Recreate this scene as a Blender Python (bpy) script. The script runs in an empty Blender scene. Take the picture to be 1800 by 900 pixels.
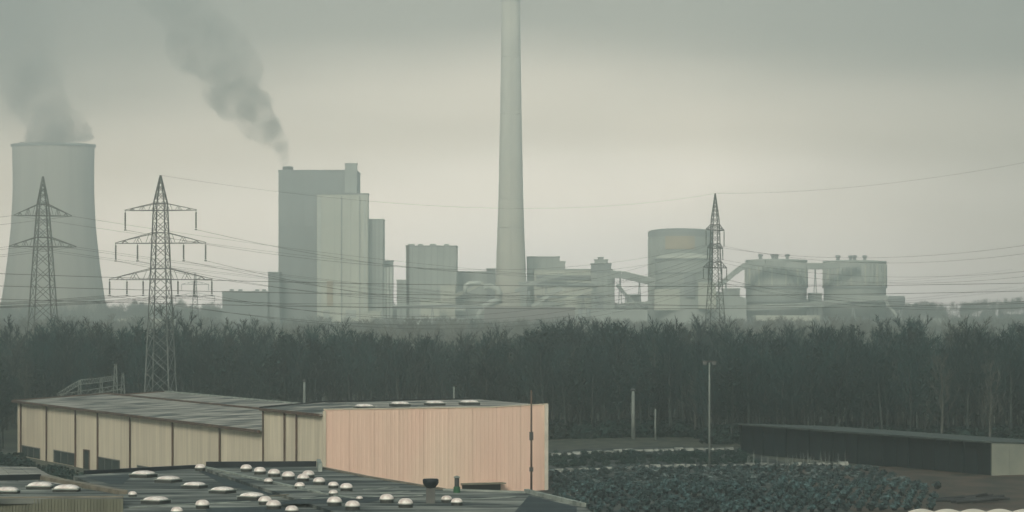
import bpy, math, random
from math import radians as R, sin, cos, pi, sqrt
from mathutils import Vector, Matrix, noise

random.seed(7)
sc = bpy.context.scene
col = sc.collection

# ------------------------------------------------------------------ camera
F = 5200.0           # focal length in pixels of the 1800 px wide photograph
HZ = 545.0           # horizon row
CZ = 21.0            # camera height
cam = bpy.data.cameras.new('camera')
cam.lens = 36.0 * F / 1800.0
cam.sensor_width = 36.0
cam.shift_y = (HZ - 450.0) / 1800.0
cam.clip_start = 1.0
cam.clip_end = 12000.0
camo = bpy.data.objects.new('camera', cam)
camo.location = (0, 0, CZ)
camo.rotation_euler = (R(90), 0, 0)
col.objects.link(camo)
sc.camera = camo

# ------------------------------------------------------------------ world
SUN_DIR = Vector((0.22, 0.85, -0.55)).normalized()      # way the light travels
SUN_EL = math.asin(-SUN_DIR.z)
SUN_ROT = math.atan2(-SUN_DIR.x, -SUN_DIR.y)
w = bpy.data.worlds.new("World"); sc.world = w; w.use_nodes = True
nt = w.node_tree; nt.nodes.clear()
N = nt.nodes.new; L = nt.links.new
def wmath(op, a, b=None, clamp=False):
    n = N('ShaderNodeMath'); n.operation = op; n.use_clamp = clamp
    for i, v in enumerate((a, b)):
        if v is None: continue
        if isinstance(v, (int, float)): n.inputs[i].default_value = v
        else: L(v, n.inputs[i])
    return n.outputs[0]
sky = N('ShaderNodeTexSky'); sky.sky_type = 'NISHITA'; sky.sun_disc = False
sky.sun_elevation = SUN_EL; sky.sun_rotation = SUN_ROT
b1 = N('ShaderNodeBackground'); L(sky.outputs[0], b1.inputs[0]); b1.inputs[1].default_value = 0.06
tc = N('ShaderNodeTexCoord'); sep = N('ShaderNodeSeparateXYZ'); L(tc.outputs['Generated'], sep.inputs[0])
el = sep.outputs[2]
# soft stratus: a noise stretched sideways shifts the height of the cloud deck's lower edge
mp = N('ShaderNodeMapping'); mp.inputs['Scale'].default_value = (4.0, 4.0, 22.0); L(tc.outputs['Generated'], mp.inputs[0])
nz = N('ShaderNodeTexNoise'); nz.inputs['Scale'].default_value = 1.0; nz.inputs['Detail'].default_value = 3.5
L(mp.outputs[0], nz.inputs['Vector'])
mp2 = N('ShaderNodeMapping'); mp2.inputs['Scale'].default_value = (9.0, 9.0, 26.0); mp2.inputs['Location'].default_value = (3.1, 0, 1.7)
L(tc.outputs['Generated'], mp2.inputs[0])
nz2 = N('ShaderNodeTexNoise'); nz2.inputs['Scale'].default_value = 1.0; nz2.inputs['Detail'].default_value = 4
L(mp2.outputs[0], nz2.inputs['Vector'])
az = wmath('DIVIDE', sep.outputs[0], wmath('MAXIMUM', wmath('ABSOLUTE', sep.outputs[1]), 0.05))
azl = wmath('MINIMUM', wmath('ABSOLUTE', wmath('SUBTRACT', az, 0.0)), 0.25)
e2 = wmath('ADD', wmath('MULTIPLY', wmath('MAXIMUM', wmath('MULTIPLY', az, -1.0), 0.0), 0.055), wmath('ADD', wmath('ADD', el, wmath('MULTIPLY', wmath('SUBTRACT', nz.outputs[0], 0.5), 0.035)), wmath('MULTIPLY', azl, 0.07)))
ramp = N('ShaderNodeValToRGB'); L(wmath('MULTIPLY', wmath('MAXIMUM', e2, 0.0), 2.0, True), ramp.inputs[0])
cr = ramp.color_ramp; cr.interpolation = 'EASE'
SKY = [(0.0, (0.74, 0.685, 0.635)), (0.09, (0.82, 0.715, 0.60)), (0.140, (0.64, 0.54, 0.425)), (0.205, (0.22, 0.19, 0.145)),
       (0.29, (0.02, 0.018, 0.013)), (1.0, (0.31, 0.36, 0.36))]
cr.elements[0].position = 0.0; cr.elements[1].position = 1.0
while len(cr.elements) < len(SKY): cr.elements.new(0.5)
for e, (p, c) in zip(cr.elements, SKY): e.position = p; e.color = (*c, 1)
fall = wmath('SUBTRACT', 1.0, wmath('MULTIPLY', wmath('POWER', wmath('MULTIPLY', azl, 2.0), 1.5), 0.55))
var = wmath('ADD', 0.75, wmath('MULTIPLY', nz2.outputs[0], 0.50))
mul = N('ShaderNodeVectorMath'); mul.operation = 'SCALE'; L(ramp.outputs[0], mul.inputs[0]); fr_ = wmath('SUBTRACT', 1.0, wmath('MULTIPLY', wmath('MINIMUM', wmath('MAXIMUM', wmath('SUBTRACT', az, 0.06), 0.0), 0.15), 3.2))
lf_ = wmath('MULTIPLY', wmath('MULTIPLY', wmath('SUBTRACT', wmath('MULTIPLY', az, -1.0), 0.05), 6.0, True), wmath('MULTIPLY', wmath('SUBTRACT', el, 0.055), 18.0, True))
fr_ = wmath('MULTIPLY', fr_, wmath('SUBTRACT', 1.0, wmath('MULTIPLY', lf_, 0.55)))
L(wmath('MULTIPLY', fr_, wmath('MULTIPLY', fall, var)), mul.inputs['Scale'])
b2 = N('ShaderNodeBackground'); L(mul.outputs[0], b2.inputs[0]); b2.inputs[1].default_value = 1.68
mx = N('ShaderNodeMixShader'); mx.inputs[0].default_value = 0.93
L(b1.outputs[0], mx.inputs[1]); L(b2.outputs[0], mx.inputs[2])
wo = N('ShaderNodeOutputWorld'); L(mx.outputs[0], wo.inputs[0])

# ------------------------------------------------------------------ sun (overcast: weak and very soft)
sd = bpy.data.lights.new('sun', 'SUN'); sd.energy = 1.5; sd.angle = R(16); sd.color = (1.0, 0.90, 0.76)
so = bpy.data.objects.new('sun', sd); col.objects.link(so)
so.rotation_euler = SUN_DIR.to_track_quat('-Z', 'Y').to_euler(); so.location = (0, -40, 400)

vs = sc.view_settings
sc.display_settings.display_device = 'sRGB'
vs.view_transform = 'Standard'; vs.look = 'None'; vs.gamma = 1.0; vs.exposure = 0.70; vs.use_curve_mapping = False
sc.render.engine = 'CYCLES'
sc.cycles.max_bounces = 8; sc.cycles.volume_bounces = 5; sc.cycles.diffuse_bounces = 2
sc.cycles.glossy_bounces = 2; sc.cycles.transparent_max_bounces = 8
sc.cycles.volume_step_rate = 1.0; sc.cycles.volume_max_steps = 96

HAZE_DENSITY = 0.00056
HAZE_COLOR = (0.91, 1.0, 0.985)

# ------------------------------------------------------------------ helpers
def P(x, y, D=None, z=None):
    """the place that photo pixel (x, y) sees, at distance D or on the level z"""
    if D is None: D = (CZ - z) * F / (y - HZ)
    return Vector(((x - 900) * D / F, D, CZ - (y - HZ) * D / F))

def sstep(a, b, v):
    t = min(1, max(0, (v - a) / (b - a))); return t * t * (3 - 2 * t)

def zg(X, Y):
    """height of the ground"""
    h = -2.7 * sstep(25, -50, X) * (1 - sstep(505, 560, Y)) * sstep(60, 200, Y)
    if Y > 1900:
        n = noise.noise(Vector((X * 0.0025, Y * 0.0012, 3.0)))
        h += sstep(2350, 2700, Y) * (10 + 4 * n + 9 * sstep(250, 560, X) + 4 * sstep(-300, -600, X))
    return h

class MB:
    def __init__(s): s.v = []; s.f = []
    def add(s, vs, fs):
        o = len(s.v); s.v += [tuple(v) for v in vs]; s.f += [tuple(i + o for i in f) for f in fs]; return s
    def box(s, c, d, rz=0, M=None):
        hx, hy, hz = d[0] / 2, d[1] / 2, d[2] / 2
        vs = [Vector((x, y, z)) for z in (-hz, hz) for x, y in ((-hx, -hy), (hx, -hy), (hx, hy), (-hx, hy))]
        m = M or Matrix.Rotation(rz, 3, 'Z')
        return s.add([m @ v + Vector(c) for v in vs], [(3, 2, 1, 0), (4, 5, 6, 7), (0, 1, 5, 4), (1, 2, 6, 5), (2, 3, 7, 6), (3, 0, 4, 7)])
    def bar(s, a, b, r, n=4, r2=None, cap=True, ph=None):
        a, b = Vector(a), Vector(b); d = (b - a)
        if d.length < 1e-6: return s
        q = d.normalized().to_track_quat('Z', 'Y'); r2 = r if r2 is None else r2
        ph = pi / n if ph is None else ph
        vs = [a + q @ Vector((cos(ph + 2 * pi * k / n) * r, sin(ph + 2 * pi * k / n) * r, 0)) for k in range(n)]
        vs += [b + q @ Vector((cos(ph + 2 * pi * k / n) * r2, sin(ph + 2 * pi * k / n) * r2, 0)) for k in range(n)]
        fs = [(k, (k + 1) % n, n + (k + 1) % n, n + k) for k in range(n)]
        if cap: fs += [tuple(range(n))[::-1], tuple(range(n, 2 * n))]
        return s.add(vs, fs)
    def tube(s, pts, r, n=5, cap=True):
        pts = [Vector(p) for p in pts]; rr = r if isinstance(r, (list, tuple)) else [r] * len(pts); vs = []
        for i, p in enumerate(pts):
            d = (pts[min(i + 1, len(pts) - 1)] - pts[max(i - 1, 0)]).normalized(); q = d.to_track_quat('Z', 'Y')
            vs += [p + q @ Vector((cos(2 * pi * k / n) * rr[i], sin(2 * pi * k / n) * rr[i], 0)) for k in range(n)]
        fs = [(i * n + k, i * n + (k + 1) % n, (i + 1) * n + (k + 1) % n, (i + 1) * n + k) for i in range(len(pts) - 1) for k in range(n)]
        if cap: fs += [tuple(range(n))[::-1], tuple(range((len(pts) - 1) * n, len(pts) * n))]
        return s.add(vs, fs)
    def lathe(s, prof, c=(0, 0, 0), n=24, cap=True):
        c = Vector(c); vs = []
        for r, z in prof: vs += [c + Vector((r * cos(2 * pi * k / n), r * sin(2 * pi * k / n), z)) for k in range(n)]
        m = len(prof)
        fs = [(i * n + k, i * n + (k + 1) % n, (i + 1) * n + (k + 1) % n, (i + 1) * n + k) for i in range(m - 1) for k in range(n)]
        if cap: fs += [tuple(range(n))[::-1], tuple(range((m - 1) * n, m * n))]
        return s.add(vs, fs)
    def prism(s, poly, z0, z1):
        """poly: (x, y) list or (x, y, ztop) list"""
        n = len(poly)
        vs = [(p[0], p[1], z0) for p in poly] + [(p[0], p[1], p[2] if len(p) > 2 else z1) for p in poly]
        a = sum(poly[i][0] * poly[(i + 1) % n][1] - poly[(i + 1) % n][0] * poly[i][1] for i in range(n))
        fs = [tuple(range(n))[::-1], tuple(range(n, 2 * n))] + [(k, (k + 1) % n, n + (k + 1) % n, n + k) for k in range(n)]
        if a < 0: fs = [f[::-1] for f in fs]
        return s.add(vs, fs)
    def mesh(s, name, smooth=False):
        me = bpy.data.meshes.new(name); me.from_pydata(s.v, [], s.f); me.update()
        if smooth: me.shade_smooth()
        return me
    def build(s, name, mat, parent=None, smooth=False, **kw):
        me = s.mesh(name, smooth); me.materials.append(mat)
        return put(name, me, parent, **kw)

def put(name, me, parent=None, loc=None, rz=0, **kw):
    o = bpy.data.objects.new(name, me); col.objects.link(o)
    if parent: o.parent = parent
    if loc is not None: o.location = loc
    if rz: o.rotation_euler = (0, 0, rz)
    for k, v in kw.items():
        if v: o[k] = v
    return o

def thing(name, label, cat, loc=(0, 0, 0), rz=0, group=None):
    return put(name, None, None, loc, rz, label=label, category=cat, group=group)

def copy_tree(o, parent=None):
    c = o.copy(); col.objects.link(c)
    if parent: c.parent = parent
    for ch in list(o.children): copy_tree(ch, c)
    return c

# ------------------------------------------------------------------ materials
MATS = {}
def mat(name, c, c2=None, scale=1.0, rough=0.85, stretch=(1, 1, 1), spec=0.25, detail=4, bump=0.0, lo=0.35, hi=0.65, metal=0.0, rnd=0.0, streak=0.0, ss=1.6):
    if name in MATS: return MATS[name]
    m = bpy.data.materials.new(name); m.use_nodes = True; t = m.node_tree
    b = t.nodes['Principled BSDF']; b.inputs['Roughness'].default_value = rough
    b.inputs['Specular IOR Level'].default_value = spec; b.inputs['Metallic'].default_value = metal
    c2 = c2 or tuple(v * 0.75 for v in c)
    tc = t.nodes.new('ShaderNodeTexCoord'); mp = t.nodes.new('ShaderNodeMapping'); mp.inputs['Scale'].default_value = stretch
    nz = t.nodes.new('ShaderNodeTexNoise'); nz.inputs['Scale'].default_value = scale; nz.inputs['Detail'].default_value = detail
    rp = t.nodes.new('ShaderNodeValToRGB'); rp.color_ramp.elements[0].position = lo; rp.color_ramp.elements[1].position = hi
    rp.color_ramp.elements[0].color = (*c2, 1); rp.color_ramp.elements[1].color = (*c, 1)
    t.links.new(tc.outputs['Object'], mp.inputs[0]); t.links.new(mp.outputs[0], nz.inputs['Vector']); t.links.new(nz.outputs[0], rp.inputs[0])
    out = rp.outputs[0]
    if streak:
        m2 = t.nodes.new('ShaderNodeMapping'); m2.inputs['Scale'].default_value = (ss, ss, ss * .05); n2 = t.nodes.new('ShaderNodeTexNoise')
        n2.inputs['Scale'].default_value = 1.0; n2.inputs['Detail'].default_value = 6; t.links.new(tc.outputs['Object'], m2.inputs[0]); t.links.new(m2.outputs[0], n2.inputs['Vector'])
        r2 = t.nodes.new('ShaderNodeMapRange'); r2.inputs[1].default_value = .35; r2.inputs[2].default_value = .62; r2.inputs[3].default_value = 1 - streak; r2.inputs[4].default_value = 1.0
        t.links.new(n2.outputs[0], r2.inputs[0]); v2 = t.nodes.new('ShaderNodeVectorMath'); v2.operation = 'SCALE'
        t.links.new(out, v2.inputs[0]); t.links.new(r2.outputs[0], v2.inputs['Scale']); out = v2.outputs[0]
    if rnd:
        oi = t.nodes.new('ShaderNodeObjectInfo'); hs = t.nodes.new('ShaderNodeHueSaturation')
        mr = t.nodes.new('ShaderNodeMapRange'); mr.inputs[3].default_value = 1 - rnd; mr.inputs[4].default_value = 1 + rnd
        t.links.new(oi.outputs['Random'], mr.inputs[0]); t.links.new(mr.outputs[0], hs.inputs['Value'])
        t.links.new(out, hs.inputs['Color']); out = hs.outputs[0]
    t.links.new(out, b.inputs['Base Color'])
    if bump:
        bp = t.nodes.new('ShaderNodeBump'); bp.inputs['Strength'].default_value = bump; bp.inputs['Distance'].default_value = 0.1
        t.links.new(nz.outputs[0], bp.inputs['Height']); t.links.new(bp.outputs[0], b.inputs['Normal'])
    MATS[name] = m
    return m

M_GROUND = mat('ground_soil', (0.115, 0.125, 0.095), (0.035, 0.048, 0.040), 0.05, detail=8)
M_YARD = mat('yard_gravel', (0.075, 0.085, 0.075), (0.012, 0.022, 0.022), 0.5, stretch=(1, 0.35, 1), detail=7, lo=0.42, hi=0.62)
M_DIRT = mat('bare_earth', (0.085, 0.062, 0.045), (0.025, 0.028, 0.020), 0.28, stretch=(1, 0.5, 1), detail=7)
M_GRASS = mat('rough_grass', (0.085, 0.09, 0.065), (0.025, 0.038, 0.032), 0.4, stretch=(1, 0.4, 1), detail=6)
M_BARK = mat('bark', (0.048, 0.062, 0.056), (0.018, 0.028, 0.028), 1.5, rnd=0.25)
M_TWIG = mat('twigs', (0.018, 0.048, 0.046), (0.006, 0.020, 0.022), 0.25, rnd=0.55)
M_PALEBARK = mat('pale_bark', (0.10, 0.105, 0.09), (0.05, 0.06, 0.055), 1.2)
M_LEAF = mat('evergreen_leaf', (0.022, 0.050, 0.040), (0.006, 0.020, 0.020), 0.5, rnd=0.3)
M_SHRUB = mat('nursery_leaf', (0.085, 0.15, 0.15), (0.003, 0.014, 0.02), 1.6, rnd=0.5)
M_SHRUB2 = mat('frosted_leaf', (0.17, 0.21, 0.20), (0.02, 0.04, 0.042), 0.8, rnd=0.3)
M_STEEL = mat('galvanised_steel', (0.13, 0.14, 0.13), (0.085, 0.09, 0.085), 0.7, rough=0.6)
M_STEELD = mat('dark_steel', (0.065, 0.07, 0.068), (0.035, 0.04, 0.04), 0.7, rough=0.6)
M_PYLON = mat('pylon_steel', (0.19, 0.21, 0.20), (0.11, 0.13, 0.12), 0.7, rough=0.6)
M_WIRE = mat('aluminium_wire', (0.07, 0.075, 0.07), None, 0.7, rough=0.7)
M_CREAM = mat('cream_sheet', (0.72, 0.65, 0.50), (0.60, 0.54, 0.42), 0.5, rough=0.7, stretch=(1, 1, 0.12), rnd=0.05, streak=.16)
M_CREAMP = mat('cream_sheet_pinkish', (0.86, 0.585, 0.465), (0.80, 0.63, 0.49), 0.11, rough=0.7, stretch=(1, 1, 0.25), rnd=0.03, streak=.07)
M_TRIM = mat('brown_trim', (0.13, 0.085, 0.06), (0.07, 0.05, 0.04), 0.8, rough=0.7)
M_WHITE = mat('white_trim', (0.72, 0.68, 0.58), (0.6, 0.57, 0.48), 0.8)
M_GLASSD = mat('dark_glazing', (0.02, 0.04, 0.045), (0.008, 0.018, 0.02), 0.8, rough=0.25, spec=0.5)
M_FIBRE = mat('fibre_cement', (0.37, 0.36, 0.315), (0.045, 0.06, 0.058), 0.30, stretch=(0.5, 1.2, 1), detail=11, lo=0.38, hi=0.60)
M_BITU = mat('roofing_felt', (0.27, 0.29, 0.255), (0.020, 0.032, 0.034), 0.42, stretch=(0.30, 1.2, 1), detail=12, lo=0.40, hi=0.68)
M_BITUD = mat('dark_roofing_felt', (0.04, 0.06, 0.062), (0.012, 0.022, 0.028), 0.5, stretch=(0.3, 1.5, 1), detail=8)
M_FLASH = mat('pale_flashing', (0.34, 0.38, 0.34), (0.16, 0.19, 0.17), 0.9, detail=6)
M_BLACK = mat('black_fascia', (0.012, 0.018, 0.024), (0.006, 0.01, 0.014), 0.6, rough=0.6)
M_TAN = mat('weathered_boards', (0.24, 0.22, 0.17), (0.14, 0.13, 0.10), 0.8, detail=7)
M_OLIVE = mat('olive_sheet', (0.19, 0.20, 0.145), (0.15, 0.16, 0.12), 0.6, stretch=(1, 1, 0.1), rnd=0.06, streak=.25)
M_DOME = mat('acrylic_dome', (0.90, 0.88, 0.81), (0.58, 0.49, 0.45), 2.2, rough=0.5, spec=0.25, rnd=0.07)
M_CURB = mat('dome_kerb', (0.05, 0.055, 0.05), (0.02, 0.025, 0.025), 0.8)
M_CONC = mat('concrete', (0.78, 0.75, 0.64), (0.68, 0.66, 0.57), 0.05, detail=7)
M_TOWER = mat('tower_concrete', (0.60, 0.57, 0.50), (0.48, 0.46, 0.41), 0.03, stretch=(1, 1, 0.15), detail=7, streak=.18, ss=.12)
M_PDARK = mat('plant_grey_cladding', (0.38, 0.41, 0.40), (0.33, 0.36, 0.35), 0.03, rnd=0.06, streak=.12, ss=.15)
M_PMID = mat('plant_mid_cladding', (0.58, 0.62, 0.57), (0.48, 0.52, 0.48), 0.04, rnd=0.07, streak=.14, ss=.15)
M_PLIGHT = mat('plant_light_cladding', (0.80, 0.81, 0.69), (0.72, 0.74, 0.63), 0.04, rnd=0.05, streak=.10, ss=.15)
M_PPALE = mat('plant_pale_metal', (0.78, 0.82, 0.74), (0.62, 0.66, 0.60), 0.1)
M_ORANGE = mat('orange_sheet', (0.62, 0.50, 0.34), (0.54, 0.45, 0.32), 0.1)
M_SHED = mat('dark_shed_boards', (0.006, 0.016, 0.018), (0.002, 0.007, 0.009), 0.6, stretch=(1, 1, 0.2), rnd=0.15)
M_SHEDROOF = mat('shed_roof', (0.07, 0.09, 0.08), (0.03, 0.045, 0.042), 0.5, detail=6)
M_SHEDEND = mat('shed_end_render', (0.27, 0.29, 0.235), (0.20, 0.225, 0.19), 0.35, detail=6)
M_POST = mat('weathered_post', (0.21, 0.24, 0.22), (0.14, 0.165, 0.15), 0.8)
M_BLOCK = mat('pale_block', (0.36, 0.38, 0.34), (0.17, 0.19, 0.18), 1.0, rnd=0.3)
M_HEAP = mat('dark_heap', (0.05, 0.055, 0.055), (0.015, 0.02, 0.022), 0.7)
M_GREEN = mat('green_paint', (0.04, 0.13, 0.06), (0.03, 0.09, 0.05), 0.7)

# ------------------------------------------------------------------ ground
xs = sorted(set([-1550 + i * 62 for i in range(51)] + [-100 + 8 * i for i in range(26)]))
ys = sorted(set([-40 + 40 * i for i in range(16)] + [200 + 12 * i for i in range(34)] + [600 + 60 * i for i in range(37)]))
g = MB(); nx = len(xs)
g.v = [(x, y, zg(x, y)) for y in ys for x in xs]
g.f = [(j * nx + i, j * nx + i + 1, (j + 1) * nx + i + 1, (j + 1) * nx + i) for j in range(len(ys) - 1) for i in range(nx - 1)]
g.build('ground', M_GROUND, smooth=True, kind='structure')

def sheet(name, pts, lift, m, n=14, kind='structure'):
    """pts: four corners (x, y); follows the terrain"""
    a, b, c, d = [Vector(p) for p in pts]; s = MB()
    for j in range(n + 1):
        for i in range(n + 1):
            u, v = i / n, j / n
            p = (a * (1 - u) + b * u) * (1 - v) + (d * (1 - u) + c * u) * v
            s.v.append((p.x, p.y, zg(p.x, p.y) + lift))
    s.f = [(j * (n + 1) + i, j * (n + 1) + i + 1, (j + 1) * (n + 1) + i + 1, (j + 1) * (n + 1) + i) for j in range(n) for i in range(n)]
    return s.build(name, m, smooth=True, kind=kind)
sheet('yard', [(0, 265), (48, 265), (34, 452), (2, 452)], 0.05, M_YARD)
sheet('bare_earth_strip', [(37, 285), (95, 285), (95, 383), (30, 400)], 0.10, M_DIRT)
sheet('grass_verge', [(3, 452.5), (42, 452.5), (34, 486), (5, 486)], 0.05, M_GRASS)

# ------------------------------------------------------------------ warehouse
C0 = Vector((-21.8, 342.0)); US = Vector((-0.42, 1.0)); WD = Vector((0.92, 0.39))
def W(s, w_, z): p = C0 + US * s + WD * w_; return Vector((p.x, p.y, z))
def s_of_px(px):         # distance along the side wall whose foot shows at column px
    k = (px - 900) / F
    return (k * C0.y - C0.x) / (US.x - k * US.y)
RZ_SIDE = math.atan2(US.y, US.x); RZ_FRONT = math.atan2(WD.y, WD.x)
wh = thing('warehouse', 'long low cream warehouse joined to a taller pinkish hall with flat roof and white domes', 'warehouse', (0, 0, 0))
SL = 140.0; ST = 20.7
# low part core and roof
m = MB()
lo_poly = [W(ST, 0.12, 0), W(SL, 0.12, 0), W(SL, 27.5, 0), W(ST, 27.5, 0)]
m.prism([(p.x, p.y) for p in lo_poly], -3.2, 6.05); m.build('wall', M_CREAM, wh)
def roof_strip(prof, s0, s1, th, name, mt, parent, seg=1):
    r = MB()
    for (wa, za), (wb, zb) in zip(prof[:-1], prof[1:]):
        r.add([W(s0, wa, za), W(s1, wa, za), W(s1, wb, zb), W(s0, wb, zb),
               W(s0, wa, za - th), W(s1, wa, za - th), W(s1, wb, zb - th), W(s0, wb, zb - th)],
              [(0, 3, 2, 1), (4, 5, 6, 7), (0, 1, 5, 4), (1, 2, 6, 5), (2, 3, 7, 6), (3, 0, 4, 7)])
    return r.build(name, mt, parent)
lp = [(-0.5, 6.2), (15.0, 7.12)]; lp2 = [(15.6, 7.08), (17.5, 6.9), (25.0, 7.36)]; lp3 = [(25.4, 7.33), (27.8, 6.9)]
for q, pr in enumerate((lp, lp2, lp3)):
    n_s = 9
    for i in range(n_s):
        a = ST + 0.02 + (SL + 0.6 - ST) * i / n_s; b = ST + (SL + 0.6 - ST) * (i + 1) / n_s - 0.10
        roof_strip(pr, a, b, 0.12, 'roof_sheet', M_FIBRE, wh)
m = MB(); m.bar(W(ST, 15.3, 7.16), W(SL + .6, 15.3, 7.16), 0.28); m.build('ridge_cap', M_TRIM, wh)
m = MB(); m.bar(W(ST, 25.2, 7.40), W(SL + .6, 25.2, 7.40), 0.25); m.build('ridge_cap', M_FLASH, wh)
m = MB(); m.bar(W(ST - 0.1, -0.62, 6.12), W(SL + .7, -0.62, 6.12), 0.25); m.build('gutter', M_TRIM, wh)
m = MB()
for (wa, za), (wb, zb) in (((-.6, 6.18), (15.3, 7.15)), ((17.5, 6.9), (25.2, 7.36)), ((15.3, 7.1), (17.5, 6.9))):
    m.bar(W(SL + .8, wa, za), W(SL + .8, wb, zb), 0.26)
m.build('verge_board', M_TRIM, wh)
# wall sheets of the long side, split at the downpipes
pipes = [38, 83, 134, 173, 230, 305, 388, 463]
sp = [s_of_px(p) for p in pipes]
bays = [SL] + sp
def wall_panel(s0, s1, z0, z1, off, mt, parent, name='wall_panel', pitch=0.55):
    """corrugated cladding sheet: a folded strip with real ribs"""
    k = max(2, int(abs(s1 - s0) * 1.085 / pitch)); r = MB(); pts = []
    for i in range(k):
        for f_, o_ in ((0.0, 0.0), (0.55, 0.0), (0.66, -0.025), (0.88, -0.025)):
            pts.append((s0 + (s1 - s0) * (i + f_) / k, off + o_))
    pts.append((s1, off))
    for z in (z0, z1): r.v += [tuple(W(s, o, z)) for s, o in pts]
    n = len(pts); r.f = [(i, i + 1, n + i + 1, n + i) for i in range(n - 1)]
    return r.build(name, mt, parent)
for i in range(len(bays) - 1):
    wall_panel(bays[i] - 0.1, bays[i + 1] + 0.1, -3.1, 5.95, 0.0, M_CREAM, wh)
for s in sp[:-1]:
    m = MB(); m.bar(W(s, -0.18, -3.0), W(s, -0.18, 6.0), 0.13, 6); m.build('downpipe', M_TRIM, wh)
# windows and a door low in the long wall
def on_side(x0, x1, y0, y1, name, depth=0.12):
    s0, s1 = s_of_px(x0), s_of_px(x1)
    D0 = C0.y + s0; z_top = CZ - (y0 - HZ) * D0 / F; z_bot = CZ - (y1 - HZ) * D0 / F
    m = MB(); m.add([W(s0, -0.10, z_bot), W(s1, -0.10, z_bot), W(s1, -0.10, z_top), W(s0, -0.10, z_top),
                     W(s0, -0.02, z_bot), W(s1, -0.02, z_bot), W(s1, -0.02, z_top), W(s0, -0.02, z_top)],
                    [(0, 1, 2, 3), (7, 6, 5, 4), (3, 2, 6, 7), (1, 5, 6, 2), (0, 3, 7, 4), (0, 4, 5, 1)])
    o = m.build(name, M_GLASSD, wh)
    fr = MB()
    for a, b in ((W(s0, -.12, z_bot), W(s0, -.12, z_top)), (W(s1, -.12, z_bot), W(s1, -.12, z_top)), (W(s0, -.12, z_top), W(s1, -.12, z_top))):
        fr.bar(a, b, 0.09)
    if name == 'window':
        for k in (1, 2): fr.bar(W(s0 + (s1 - s0) * k / 3, -.12, z_bot), W(s0 + (s1 - s0) * k / 3, -.12, z_top), 0.05)
    fr.build('frame', M_TRIM if name == 'door' else M_STEEL, o)
    return o
on_side(40, 71, 783, 801, 'window'); on_side(96, 133, 791, 812, 'window'); on_side(173, 211, 803, 826, 'window')
on_side(243, 263, 818, 828, 'window'); on_side(148, 158, 790, 826, 'door')
# taller hall
TW = 28.3; TZ = 9.5
m = MB(); m.prism([(p.x, p.y) for p in (W(0.1, 0.12, 0), W(0.1, TW - .1, 0), W(ST, TW - .1, 0), W(ST, 0.12, 0))], -1.6, 8.75); m.build('wall', M_CREAMP, wh)
def front_panel(w0, w1, z0, z1, mt, name='front_panel'):
    k = max(2, int((w1 - w0) / 0.5)); r = MB(); pts = []
    for i in range(k):
        for f_, o_ in ((0.0, 0.0), (0.55, 0.0), (0.66, -0.010), (0.88, -0.010)):
            pts.append((w0 + (w1 - w0) * (i + f_) / k, o_))
    pts.append((w1, 0.0))
    for z in (z0, z1): r.v += [tuple(W(o, w_, z)) for w_, o in pts]
    n = len(pts); r.f = [(i, i + 1, n + i + 1, n + i) for i in range(n - 1)]
    return r.build(name, mt, wh)
nf = 9
for i in range(nf):
    a = 0.12 + (TW - .5) * i / nf; b = 0.12 + (TW - .5) * (i + 1) / nf - 0.02
    front_panel(a, b, -1.5, TZ - 0.02 + 0.25 * sstep(0.7, 1.0, (i + .5) / nf), M_CREAMP)
m = MB(); m.box(W(-0.06, TW - .2, 4.1), (0.42, 0.30, 11.4), RZ_FRONT); m.build('corner_trim', M_WHITE, wh)
m = MB(); m.box(W(-0.04, 0.1, 3.9), (0.30, 0.26, 10.9), RZ_FRONT); m.build('corner_trim', M_CREAM, wh)
for p0, p1 in ((463, 502), (502, 523), (523, 567.5)):
    wall_panel(s_of_px(p0) - .05, s_of_px(p1) + .05, -2.5, 8.82, 0.0, M_CREAM, wh)
for p in (502, 523, 464.5):
    s = s_of_px(p); m = MB(); m.bar(W(s, -0.18, -2.0), W(s, -0.18, 8.8), 0.11, 6); m.build('downpipe', M_TRIM, wh)
m = MB(); m.bar(W(0.2, -0.3, 8.83), W(ST + .2, -0.3, 8.83), 0.24); m.build('gutter', M_TRIM, wh)
r = MB()
prof = [(-0.4, 8.92), (8.0, 9.46), (TW, 9.62)]
for (wa, za), (wb, zb) in zip(prof[:-1], prof[1:]):
    r.add([W(0.06, wa, za), W(0.06, wb, zb), W(ST + .3, wb, zb + .12), W(ST + .3, wa, za + .05),
           W(0.06, wa, za - .15), W(0.06, wb, zb - .15), W(ST + .3, wb, zb - .03), W(ST + .3, wa, za - .1)],
          [(0, 1, 2, 3), (4, 7, 6, 5), (0, 4, 5, 1), (1, 5, 6, 2), (2, 6, 7, 3), (3, 7, 4, 0)])
r.build('flat_roof', M_FIBRE, wh)
m = MB(); m.bar(W(ST + .3, -.4, 9.05), W(ST + .3, 8, 9.66), 0.14); m.bar(W(ST + .3, 8, 9.66), W(ST + .3, TW, 9.80), 0.14); m.build('rear_fascia', M_BLACK, wh)
m = MB(); m.bar(W(-0.03, 0.0, TZ + .02), W(-0.03, TW * .75, TZ + .02), 0.08); m.bar(W(-0.03, TW * .75, TZ + .03), W(-0.03, TW, TZ + .3), 0.08); m.build('coping', M_CREAM, wh)
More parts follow.
